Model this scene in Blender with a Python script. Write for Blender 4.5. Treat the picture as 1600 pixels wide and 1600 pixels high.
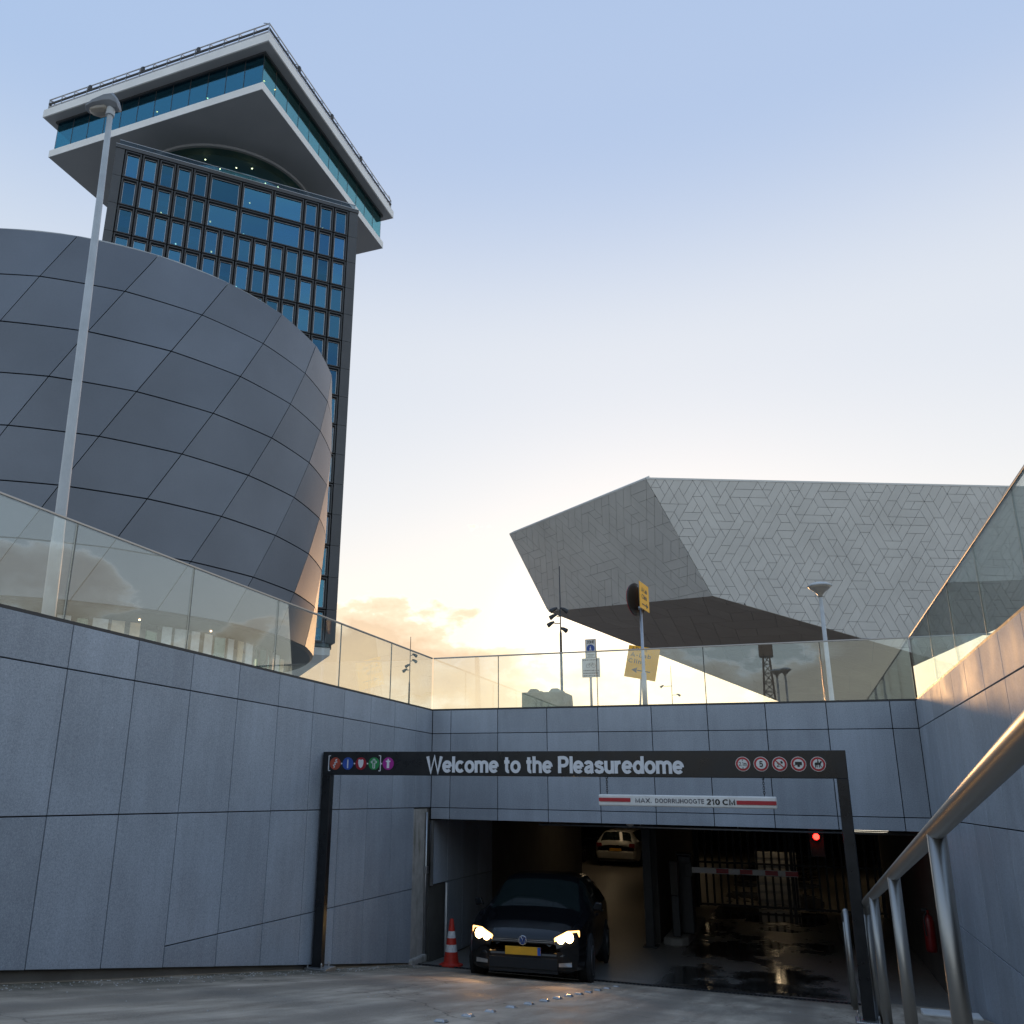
import bpy, math, random
import numpy as np
from mathutils import Matrix, Vector
random.seed(7)
R = math.radians
PI = math.pi
for o in list(bpy.data.objects):
    bpy.data.objects.remove(o)
S = bpy.context.scene
COL = S.collection

# ------------------------------------------------------------------ camera
# Origin = photographer's eye on the ramp. +Y runs down the ramp into the garage,
# +X along the garage front to the right. Street level z = +1.33, garage floor z = -2.82.
def cam_axes(yaw, pitch, roll):
    f = np.array([-math.sin(yaw) * math.cos(pitch), math.cos(yaw) * math.cos(pitch), math.sin(pitch)])
    r = np.array([math.cos(yaw), math.sin(yaw), 0.0])
    u = np.cross(r, f)
    c, s = math.cos(roll), math.sin(roll)
    return c * r + s * u, -s * r + c * u, f
cr, cu, cf = cam_axes(R(21.418), R(16.633), R(0.8776))
cam_d = bpy.data.cameras.new('camera')
cam_o = bpy.data.objects.new('camera', cam_d)
COL.objects.link(cam_o)
cam_d.sensor_width = 36
cam_d.lens = 1341.62 / 1600 * 36
cam_d.shift_x = (800 - 706.75) / 1600
cam_d.shift_y = (839.4 - 800) / 1600
cam_d.clip_start = 0.05
cam_d.clip_end = 4000
cam_o.matrix_world = Matrix(((cr[0], cu[0], -cf[0], 0), (cr[1], cu[1], -cf[1], 0), (cr[2], cu[2], -cf[2], 0), (0, 0, 0, 1)))
S.camera = cam_o

# ------------------------------------------------------------------ sky, sun, exposure
SUN_AZ, SUN_EL = R(-7.5), R(6.3)          # azimuth measured from +Y towards +X
W = bpy.data.worlds.new('World')
S.world = W
W.use_nodes = True
wn, wl = W.node_tree.nodes, W.node_tree.links
wn.clear()
def wnode(t, **k):
    n = wn.new(t)
    for a, b in k.items():
        setattr(n, a, b)
    return n
sky = wnode('ShaderNodeTexSky', sky_type='NISHITA', sun_disc=False, sun_elevation=SUN_EL, sun_rotation=SUN_AZ,
            altitude=0, air_density=1.0, dust_density=2.0, ozone_density=1.6)
tc = wnode('ShaderNodeTexCoord')
sep = wnode('ShaderNodeSeparateXYZ')
wl.new(tc.outputs['Generated'], sep.inputs[0])
def wmath(op, a, b=None, c=None, clamp=False):
    n = wnode('ShaderNodeMath', operation=op, use_clamp=clamp)
    for i, v in enumerate((a, b, c)):
        if v is None: continue
        if isinstance(v, (int, float)): n.inputs[i].default_value = v
        else: wl.new(v, n.inputs[i])
    return n.outputs[0]
def wmix(f, a, b):
    n = wnode('ShaderNodeMix', data_type='RGBA')
    for i, v in ((0, f), (6, a), (7, b)):
        if isinstance(v, (int, float)): n.inputs[i].default_value = v
        elif isinstance(v, tuple): n.inputs[i].default_value = v
        else: wl.new(v, n.inputs[i])
    return n.outputs[2]
zc = sep.outputs[2]
SKY_GAIN = 10.0
# thin high haze over the whole dome: pale near the horizon, blue overhead, the same all round
hr = wnode('ShaderNodeValToRGB')
hr.color_ramp.interpolation = 'EASE'
HZ = [(0.0, (.74, .735, .73)), (.13, (.725, .73, .735)), (.28, (.68, .695, .715)), (.46, (.60, .64, .705)), (.68, (.375, .475, .665)), (1.0, (.31, .415, .63))]
els = hr.color_ramp.elements
els[0].position, els[0].color = HZ[0][0], (*HZ[0][1], 1)
els[1].position, els[1].color = HZ[-1][0], (*HZ[-1][1], 1)
for p_, c_ in HZ[1:-1]:
    x_ = els.new(p_); x_.color = (*c_, 1)
wl.new(zc, hr.inputs[0])
hs_ = wnode('ShaderNodeVectorMath', operation='SCALE')
hs_.inputs['Scale'].default_value = SKY_GAIN
wl.new(hr.outputs[0], hs_.inputs[0])
warm = wnode('ShaderNodeMix', data_type='RGBA', blend_type='MULTIPLY')
warm.inputs[0].default_value = 1.0
warm.inputs[7].default_value = (1.0, .92, .90, 1)
wl.new(sky.outputs[0], warm.inputs[6])
skyc = wmix(.85, warm.outputs[2], hs_.outputs[0])
# clearer, bluer air away from the sun
aw = wnode('ShaderNodeVectorMath', operation='DOT_PRODUCT')
wl.new(tc.outputs['Generated'], aw.inputs[0])
aw.inputs[1].default_value = (math.sin(SUN_AZ), math.cos(SUN_AZ), 0)
awr = wnode('ShaderNodeMapRange', clamp=True)
wl.new(aw.outputs['Value'], awr.inputs[0])
awr.inputs[1].default_value = 0.2; awr.inputs[2].default_value = 0.72; awr.inputs[3].default_value = 0.0; awr.inputs[4].default_value = 1.0
clear = wnode('ShaderNodeMix', data_type='RGBA', blend_type='MULTIPLY')
clear.inputs[0].default_value = 1.0
wl.new(skyc, clear.inputs[6])
wl.new(wmix(awr.outputs[0], (.86, .96, 1.02, 1), (1, 1, 1, 1)), clear.inputs[7])
skyc = clear.outputs[2]
# the sunset side: warm light gathers low in the sky towards the sun and fades out round the compass
sxy = wnode('ShaderNodeVectorMath', operation='DOT_PRODUCT')
wl.new(tc.outputs['Generated'], sxy.inputs[0])
sxy.inputs[1].default_value = (math.sin(SUN_AZ), math.cos(SUN_AZ), 0)
side = wnode('ShaderNodeMapRange', interpolation_type='SMOOTHSTEP', clamp=True)
wl.new(sxy.outputs['Value'], side.inputs[0])
side.inputs[1].default_value = 0.35; side.inputs[2].default_value = 1.0; side.inputs[3].default_value = 0.0; side.inputs[4].default_value = 1.0
low = wnode('ShaderNodeMapRange', interpolation_type='SMOOTHSTEP', clamp=True)
wl.new(zc, low.inputs[0])
low.inputs[1].default_value = 0.04; low.inputs[2].default_value = 0.34; low.inputs[3].default_value = 1.0; low.inputs[4].default_value = 0.0
sunset = wmath('MULTIPLY', side.outputs[0], low.outputs[0])
skyc = wmix(wmath('MULTIPLY', sunset, .8), skyc, (9.8, 8.5, 6.3, 1))
# cloud bank low over the horizon
mp = wnode('ShaderNodeMapping')
mp.inputs['Scale'].default_value = (1, 1, 1.8)
mp.inputs['Location'].default_value = (1.9, 0.6, 0.3)
wl.new(tc.outputs['Generated'], mp.inputs[0])
nz = wnode('ShaderNodeTexNoise')
nz.inputs['Scale'].default_value = 4.6; nz.inputs['Detail'].default_value = 9; nz.inputs['Roughness'].default_value = 0.56
wl.new(mp.outputs[0], nz.inputs[0])
dens = wmath('ADD', wmath('MULTIPLY_ADD', nz.outputs[0], 1.9, -.45), wmath('MULTIPLY', wmath('SUBTRACT', 0.202, zc), 3.0))
cl = wnode('ShaderNodeMapRange', interpolation_type='SMOOTHSTEP', clamp=True)
wl.new(dens, cl.inputs[0])
cl.inputs[1].default_value = 0.50; cl.inputs[2].default_value = 0.528
cl.inputs[3].default_value = 0.0; cl.inputs[4].default_value = 0.9
cr_ = wnode('ShaderNodeValToRGB')
ce = cr_.color_ramp.elements
ce[0].position = 0.50; ce[0].color = (1.05, .98, .86, 1)
ce[1].position = 1.0; ce[1].color = (.86, .74, .56, 1)
for p_, c_ in ((.56, (.80, .66, .49)), (.66, (.64, .49, .335)), (.90, (.76, .58, .37))):
    x_ = ce.new(p_); x_.color = (*c_, 1)
wl.new(dens, cr_.inputs[0])
cs_ = wnode('ShaderNodeVectorMath', operation='SCALE')
cs_.inputs['Scale'].default_value = SKY_GAIN
wl.new(cr_.outputs[0], cs_.inputs[0])
greyc = wnode('ShaderNodeMix', data_type='RGBA', blend_type='MULTIPLY')
greyc.inputs[0].default_value = 1.0
wl.new(cs_.outputs[0], greyc.inputs[6])
tint = wmix(side.outputs[0], (.86, 1.02, 1.30, 1), (1.06, 1.0, .94, 1))
wl.new(tint, greyc.inputs[7])
skyc = wmix(cl.outputs[0], skyc, greyc.outputs[2])
# brightness of the veiled sun itself
sg = wnode('ShaderNodeVectorMath', operation='DOT_PRODUCT')
wl.new(tc.outputs['Generated'], sg.inputs[0])
sg.inputs[1].default_value = (math.sin(SUN_AZ) * math.cos(SUN_EL), math.cos(SUN_AZ) * math.cos(SUN_EL), math.sin(SUN_EL))
sgr = wnode('ShaderNodeMapRange', clamp=True)
wl.new(sg.outputs['Value'], sgr.inputs[0])
sgr.inputs[1].default_value = 0.972; sgr.inputs[2].default_value = 1.0; sgr.inputs[3].default_value = 0.0; sgr.inputs[4].default_value = 1.0
glow = wnode('ShaderNodeVectorMath', operation='SCALE')
glow.inputs[0].default_value = (9.0, 7.4, 4.6)
wl.new(wmath('POWER', sgr.outputs[0], 1.6), glow.inputs['Scale'])
gadd = wnode('ShaderNodeVectorMath', operation='ADD')
wl.new(skyc, gadd.inputs[0]); wl.new(glow.outputs[0], gadd.inputs[1])
skyc = gadd.outputs[0]
bg = wnode('ShaderNodeBackground')
bg.inputs[1].default_value = 0.10
wl.new(skyc, bg.inputs[0])
out = wnode('ShaderNodeOutputWorld')
wl.new(bg.outputs[0], out.inputs[0])

sun_d = bpy.data.lights.new('sun', 'SUN')
sun_d.energy = 0.8
sun_d.angle = R(3.0)
sun_d.color = (1.0, 0.52, 0.22)
sun_d.cycles.use_multiple_importance_sampling = False
sun_o = bpy.data.objects.new('sun', sun_d)
COL.objects.link(sun_o)
sdir = Vector((math.sin(SUN_AZ) * math.cos(SUN_EL), math.cos(SUN_AZ) * math.cos(SUN_EL), math.sin(SUN_EL)))
sun_o.rotation_euler = (-sdir).to_track_quat('-Z', 'Y').to_euler()
sun_o.location = sdir * 300

S.view_settings.view_transform = 'Standard'
S.view_settings.look = 'None'
S.view_settings.gamma = 1
S.view_settings.exposure = 0.46
S.view_settings.use_curve_mapping = False
S.render.engine = 'CYCLES'
S.cycles.use_denoising = True
S.cycles.max_bounces = 8
S.cycles.transparent_max_bounces = 16
S.cycles.sample_clamp_indirect = 6
S.cycles.caustics_reflective = False
S.cycles.caustics_refractive = False

# ------------------------------------------------------------------ materials
class NT:
    def __init__(s, name):
        s.m = bpy.data.materials.new(name)
        s.m.use_nodes = True
        s.n, s.l = s.m.node_tree.nodes, s.m.node_tree.links
        s.b = s.n['Principled BSDF']
    def add(s, t, **k):
        x = s.n.new(t)
        for a, b in k.items(): setattr(x, a, b)
        return x
    def put(s, v, sock):
        if hasattr(v, 'is_linked'): s.l.new(v, sock)
        elif isinstance(v, (tuple, list)): sock.default_value = (*v, 1) if len(v) == 3 and sock.type == 'RGBA' else v
        else: sock.default_value = v
    def pos(s, scale=(1, 1, 1)):
        g = s.add('ShaderNodeNewGeometry'); m = s.add('ShaderNodeMapping')
        m.inputs['Scale'].default_value = scale
        s.l.new(g.outputs['Position'], m.inputs[0])
        return m.outputs[0]
    def noise(s, vec, scale, detail=4, rough=.5):
        x = s.add('ShaderNodeTexNoise')
        s.l.new(vec, x.inputs[0])
        x.inputs['Scale'].default_value = scale; x.inputs['Detail'].default_value = detail; x.inputs['Roughness'].default_value = rough
        return x.outputs[0]
    def rng(s, v, a, b, c, d, smooth=False):
        x = s.add('ShaderNodeMapRange', clamp=True)
        if smooth: x.interpolation_type = 'SMOOTHSTEP'
        s.l.new(v, x.inputs[0])
        for i, q in enumerate((a, b, c, d)): x.inputs[i + 1].default_value = q
        return x.outputs[0]
    def math(s, op, a, b):
        x = s.add('ShaderNodeMath', operation=op)
        s.put(a, x.inputs[0]); s.put(b, x.inputs[1])
        return x.outputs[0]
    def mix(s, f, a, b, mode='MIX'):
        x = s.add('ShaderNodeMix', data_type='RGBA', blend_type=mode)
        s.put(f, x.inputs[0]); s.put(a, x.inputs[6]); s.put(b, x.inputs[7])
        return x.outputs[2]
    def bump(s, h, strength, dist):
        x = s.add('ShaderNodeBump')
        x.inputs['Strength'].default_value = strength; x.inputs['Distance'].default_value = dist
        s.l.new(h, x.inputs['Height'])
        s.l.new(x.outputs[0], s.b.inputs['Normal'])
    def objrand(s):
        return s.add('ShaderNodeObjectInfo').outputs['Random']
def simple(name, col, rough=.5, metal=0.0, var=.12, scale=6.0, bump=0, objvar=0, spec=.5, stretch=(1, 1, 1), rvar=.1):
    t = NT(name)
    v = t.pos(stretch)
    n = t.noise(v, scale, 5, .6)
    k = t.rng(n, .3, .7, 1 - var, 1 + var)
    if objvar:
        k = t.math('MULTIPLY', k, t.rng(t.objrand(), 0, 1, 1 - objvar, 1 + objvar))
    x = t.add('ShaderNodeVectorMath', operation='SCALE')
    x.inputs[0].default_value = col
    t.l.new(k, x.inputs['Scale'])
    t.l.new(x.outputs[0], t.b.inputs['Base Color'])
    t.b.inputs['Metallic'].default_value = metal
    t.l.new(t.rng(n, .3, .7, max(0, rough - rvar * rough), min(1, rough + rvar * rough)), t.b.inputs['Roughness'])
    t.b.inputs['Specular IOR Level'].default_value = spec
    if bump:
        t.bump(t.noise(v, scale * 12, 3), .4, bump)
    return t.m
def emit(name, col, strength):
    t = NT(name)
    t.b.inputs['Base Color'].default_value = (*[c * .5 for c in col], 1)
    t.b.inputs['Emission Color'].default_value = (*col, 1)
    t.b.inputs['Emission Strength'].default_value = strength
    return t.m
def glass(name, tint, refl_tint=(1, 1, 1), f0=.06, rough=0.0, vary=0):
    """thin architectural glazing: Schlick reflection over tinted transmission, alike on both faces"""
    t = NT(name)
    t.n.remove(t.b)
    tr = t.add('ShaderNodeBsdfTransparent'); gl = t.add('ShaderNodeBsdfGlossy')
    tr.inputs[0].default_value = (*tint, 1); gl.inputs[0].default_value = (*refl_tint, 1); gl.inputs['Roughness'].default_value = rough
    lw = t.add('ShaderNodeLayerWeight'); lw.inputs[0].default_value = .5
    p5 = t.math('POWER', lw.outputs['Facing'], 5.0)
    f = t.rng(p5, 0, 1, f0, 1)
    if vary:
        f = t.math('MULTIPLY', f, t.rng(t.objrand(), 0, 1, 1 - vary, 1 + vary))
        hue = t.mix(t.rng(t.noise(t.pos((.05, .05, .12)), 1.0, 3), .35, .65, 0, 1), refl_tint, (.26, .68, .85))
        t.l.new(hue, gl.inputs[0])
    mx = t.add('ShaderNodeMixShader')
    t.l.new(f, mx.inputs[0]); t.l.new(tr.outputs[0], mx.inputs[1]); t.l.new(gl.outputs[0], mx.inputs[2])
    t.l.new(mx.outputs[0], t.n['Material Output'].inputs[0])
    return t.m

# blue-grey granite cladding: fine speckle, faint vertical dirt runs, panel to panel tone
def granite():
    t = NT('granite_cladding')
    p1 = t.pos(); p2 = t.pos((1, 1, .12))
    sp = t.noise(p1, 160, 3, .7)
    big = t.noise(p1, 1.1, 5, .6)
    run = t.noise(p2, 5.0, 5, .65)
    sp2 = t.noise(p1, 55, 4, .75)
    c = t.mix(t.rng(sp, .35, .68, 0, 1), (.25, .288, .34), (.43, .482, .55))
    c = t.mix(t.rng(sp2, .50, .72, 0, .55), c, (.16, .185, .22))
    c = t.mix(t.rng(sp2, .44, .28, 0, .5), c, (.58, .62, .67))
    k = t.math('MULTIPLY', t.rng(big, .3, .7, .9, 1.1), t.rng(run, .30, .72, .90, 1.07))
    k = t.math('MULTIPLY', k, t.rng(t.objrand(), 0, 1, .89, 1.1))
    kk = t.add('ShaderNodeCombineColor')
    for i in range(3): t.l.new(k, kk.inputs[i])
    c = t.mix(1.0, c, kk.outputs[0], 'MULTIPLY')
    vo = t.add('ShaderNodeTexVoronoi'); vo.inputs['Scale'].default_value = 5.5
    t.l.new(p1, vo.inputs['Vector'])
    fleck = t.rng(vo.outputs['Distance'], .03, .05, 1, 0)
    fl2 = t.math('MULTIPLY', fleck, t.rng(t.noise(p1, 2.3, 2), .46, .56, 0, .75))
    c = t.mix(fl2, c, (.6, .62, .64))
    t.l.new(c, t.b.inputs['Base Color'])
    t.l.new(t.rng(big, .3, .7, .5, .66), t.b.inputs['Roughness'])
    t.b.inputs['Specular IOR Level'].default_value = .35
    t.bump(sp, .25, .003)
    return t.m
def concrete_road():
    t = NT('ramp_concrete')
    p1 = t.pos(); p2 = t.pos((1.5, .22, 1))
    a = t.noise(p1, .8, 6, .65); b = t.noise(p2, 3.0, 6, .6); g = t.noise(p1, 60, 4, .7)
    c = t.mix(t.rng(b, .36, .66, 0, 1), (.25, .20, .148), (.55, .46, .355))
    c = t.mix(t.rng(a, .42, .68, 0, .75), c, (.16, .138, .11))
    c = t.mix(t.rng(g, .4, .7, 0, .4), c, (.52, .47, .40))
    wv = t.add('ShaderNodeVectorMath', operation='MULTIPLY_ADD')
    nc = t.add('ShaderNodeTexNoise'); nc.inputs['Scale'].default_value = 2.5; nc.inputs['Detail'].default_value = 5
    t.l.new(p1, nc.inputs[0]); t.l.new(nc.outputs['Color'], wv.inputs[0]); wv.inputs[1].default_value = (.7, .7, .7); t.l.new(p1, wv.inputs[2])
    vc = t.add('ShaderNodeTexVoronoi', feature='DISTANCE_TO_EDGE'); vc.inputs['Scale'].default_value = .32
    t.l.new(wv.outputs[0], vc.inputs['Vector'])
    c = t.mix(t.rng(vc.outputs['Distance'], .0, .006, .7, 0), c, (.06, .052, .045))
    mossy = t.noise(p1, 1.7, 4, .6)
    sx = t.add('ShaderNodeSeparateXYZ'); ge = t.add('ShaderNodeNewGeometry')
    t.l.new(ge.outputs['Position'], sx.inputs[0])
    for xc_, wd_ in ((-4.95, .32), (-3.45, .32), (-1.65, .3), (-.2, .3)):
        d_ = t.math('ABSOLUTE', t.math('SUBTRACT', sx.outputs[0], xc_), 0)
        band = t.math('MULTIPLY', t.rng(d_, .05, wd_, .55, 0, True), t.rng(b, .35, .65, .3, 1))
        c = t.mix(band, c, (.10, .088, .075))
    nearwall = t.rng(sx.outputs[0], -6.2, -5.2, 1, 0, True)
    c = t.mix(t.math('MULTIPLY', nearwall, t.rng(mossy, .35, .6, .1, .8)), c, (.05, .052, .03))
    t.l.new(c, t.b.inputs['Base Color'])
    t.l.new(t.rng(a, .4, .65, .85, .6), t.b.inputs['Roughness'])
    t.b.inputs['Specular IOR Level'].default_value = .3
    t.bump(g, .6, .008)
    return t.m
def garage_floor_mat():
    t = NT('garage_floor_concrete')
    p1 = t.pos()
    a = t.noise(p1, .55, 5, .6); g = t.noise(p1, 30, 4, .7)
    wet = t.rng(a, .40, .54, 0, 1, True)
    sx = t.add('ShaderNodeSeparateXYZ'); ge = t.add('ShaderNodeNewGeometry')
    t.l.new(ge.outputs['Position'], sx.inputs[0])
    zone = t.math('MULTIPLY', t.rng(sx.outputs[0], -2.6, -2.0, 0, 1, True), t.rng(sx.outputs[0], 0.1, .6, 1, 0, True))
    wet = t.math('MULTIPLY', wet, zone)
    c = t.mix(t.rng(g, .35, .7, 0, 1), (.20, .19, .175), (.30, .285, .26))
    c = t.mix(wet, c, (.035, .033, .03))
    t.l.new(c, t.b.inputs['Base Color'])
    ro = t.mix(wet, (.42, .42, .42), (.05, .05, .05))
    t.l.new(ro, t.b.inputs['Roughness'])
    t.bump(g, .12, .004)
    return t.m
def stained_concrete():
    t = NT('stained_concrete')
    p1 = t.pos(); p2 = t.pos((6, 6, .5))
    a = t.noise(p1, 5, 6, .65); b = t.noise(p2, 1.6, 5, .6)
    c = t.mix(t.rng(a, .3, .7, 0, 1), (.32, .305, .28), (.50, .48, .45))
    c = t.mix(t.rng(b, .55, .72, 0, .85), c, (.10, .105, .05))
    t.l.new(c, t.b.inputs['Base Color'])
    t.b.inputs['Roughness'].default_value = .85
    t.bump(a, .3, .01)
    return t.m
def dome_metal():
    t = NT('dome_panel_metal')
    p1 = t.pos()
    a = t.noise(p1, .25, 3, .5); b = t.noise(p1, 14, 4, .6)
    k = t.math('MULTIPLY', t.rng(t.objrand(), 0, 1, .9, 1.1), t.rng(a, .3, .7, .9, 1.1))
    x = t.add('ShaderNodeVectorMath', operation='SCALE'); x.inputs[0].default_value = (.165, .188, .222)
    t.l.new(k, x.inputs['Scale']); t.l.new(x.outputs[0], t.b.inputs['Base Color'])
    t.b.inputs['Metallic'].default_value = .55
    t.l.new(t.rng(b, .3, .7, .50, .60), t.b.inputs['Roughness'])
    return t.m

M = {}
M['granite'] = granite()
M['ramp'] = concrete_road()
M['gfloor'] = garage_floor_mat()
M['stain'] = stained_concrete()
M['dome'] = dome_metal()
M['street'] = simple('street_paving', (.32, .31, .30), .8, var=.25, scale=.8, bump=.004)
M['core'] = simple('dark_core', (.02, .021, .023), .9)
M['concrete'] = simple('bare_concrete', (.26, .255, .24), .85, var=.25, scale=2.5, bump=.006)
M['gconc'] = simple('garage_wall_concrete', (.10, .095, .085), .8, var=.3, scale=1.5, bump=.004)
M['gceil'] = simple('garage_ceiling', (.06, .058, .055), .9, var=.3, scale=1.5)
M['portal'] = simple('portal_black_paint', (.012, .013, .015), .32, var=.3, scale=4, rvar=.3)
M['letter'] = simple('letter_white', (.72, .74, .78), .45, var=.05)
M['white'] = simple('white_paint', (.74, .74, .72), .4, var=.08)
M['red'] = simple('sign_red', (.42, .02, .03), .4, var=.1)
M['blacksym'] = simple('symbol_black', (.01, .01, .012), .4)
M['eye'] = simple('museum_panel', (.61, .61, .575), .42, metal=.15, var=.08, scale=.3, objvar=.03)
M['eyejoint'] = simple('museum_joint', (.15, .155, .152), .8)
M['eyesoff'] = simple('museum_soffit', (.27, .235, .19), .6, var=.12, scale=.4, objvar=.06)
M['tdark'] = simple('tower_dark_frame', (.042, .044, .046), .5, var=.15, scale=.7)
M['tpier'] = simple('tower_pier_panel', (.075, .08, .085), .55, var=.15, scale=.5, objvar=.1)
M['ttrim'] = simple('window_trim', (.42, .44, .46), .4, metal=.4)
M['tpane'] = glass('tower_glass', (.22, .42, .55), (.19, .51, .86), .24, vary=.4)
M['cpane'] = glass('crown_glass', (.30, .55, .58), (.26, .72, .95), .22)
M['tglass'] = glass('terrace_glass', (.62, .70, .74), (.9, .95, 1), .03)
M['cpane2'] = glass('crown_glass_light', (.34, .62, .60), (.5, .95, .95), .28)
M['croom'] = simple('crown_interior', (.05, .075, .075), .8)
M['troom'] = simple('tower_interior', (.07, .12, .16), .8, var=.3, scale=.3)
M['tblind'] = simple('window_blind', (.50, .62, .64), .8)
M['tslab'] = simple('tower_slab', (.25, .36, .40), .8)
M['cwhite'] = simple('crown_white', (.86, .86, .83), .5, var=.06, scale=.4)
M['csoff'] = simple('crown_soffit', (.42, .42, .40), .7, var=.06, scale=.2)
M['steel'] = simple('galvanised_steel', (.42, .43, .44), .38, metal=.85, var=.12, scale=8)
M['stainless'] = simple('brushed_stainless', (.38, .37, .35), .42, metal=1.0, var=.03, scale=3, rvar=.08)
M['darksteel'] = simple('dark_steel', (.05, .052, .055), .5, metal=.5)
M['lamp_grey'] = simple('lamp_post_paint', (.46, .49, .50), .5, var=.12, scale=3)
M['lamp_hood'] = simple('lamp_hood', (.22, .235, .25), .5)
M['lamp_bowl'] = simple('lamp_bowl', (.30, .27, .22), .35)
M['yellow'] = simple('sign_yellow', (.95, .47, .015), .5, var=.06)
M['signback'] = simple('sign_back', (.03, .03, .03), .5, metal=.3)
M['blue'] = simple('sign_blue', (.02, .07, .30), .4)
M['navy'] = simple('navy_print', (.01, .015, .05), .4)
M['signgrey'] = simple('sign_white_board', (.62, .63, .60), .45)
M['textgrey'] = simple('sign_text_grey', (.10, .10, .10), .6)
M['block'] = simple('mossy_concrete_block', (.25, .24, .165), .9, var=.45, scale=2.2, bump=.01)
M['seam'] = simple('glass_edge_seal', (.09, .11, .11), .3)
M['bglass'] = glass('balustrade_glass', (.945, .97, .965), (.9, .99, 1.0), .105)
M['cone_r'] = simple('cone_orange', (.55, .035, .02), .5, var=.15, scale=20)
M['cone_w'] = simple('cone_white', (.70, .70, .70), .5, var=.2, scale=30)
M['carblack'] = simple('car_black_paint', (.006, .0065, .008), .12, var=.05)
M['carwhite'] = simple('car_white_paint', (.50, .495, .47), .2, var=.05)
M['carglass'] = simple('car_glass', (.012, .018, .018), .04)
M['tyre'] = simple('tyre_rubber', (.015, .015, .015), .8)
M['rim'] = simple('alloy_rim', (.40, .41, .43), .3, metal=.9)
M['chrome'] = simple('chrome', (.75, .76, .78), .08, metal=1)
M['plate_y'] = simple('plate_yellow', (.78, .40, .02), .4)
M['plate_b'] = simple('plate_blue', (.02, .10, .45), .4)
M['hlamp'] = emit('headlamp_light', (1.0, .66, .28), 14)
M['hglow'] = emit('headlamp_housing', (1.0, .52, .16), 3.2)
M['tail'] = simple('tail_lamp', (.20, .01, .01), .2)
M['redlamp'] = emit('red_signal_light', (1.0, .012, .008), 14)
M['bulb'] = emit('warm_bulb', (1.0, .36, .10), 11)
M['bulbw'] = emit('white_bulb', (1.0, .66, .36), 7)
M['tube'] = emit('garage_tube', (1.0, .74, .44), 3.6)
M['tube2'] = emit('garage_tube_white', (1.0, .9, .7), 2.2)
M['ext'] = simple('extinguisher_red', (.16, .008, .008), .35)
M['screen_c'] = simple('screen_cream', (.66, .55, .36), .7, var=.1)
M['screen_w'] = simple('screen_white', (.68, .74, .74), .6, var=.1)
M['screen_t'] = glass('screen_teal', (.30, .62, .55), (.8, 1, 1), .10)
M['gf'] = simple('ground_floor_back', (.30, .29, .25), .8)

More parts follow.
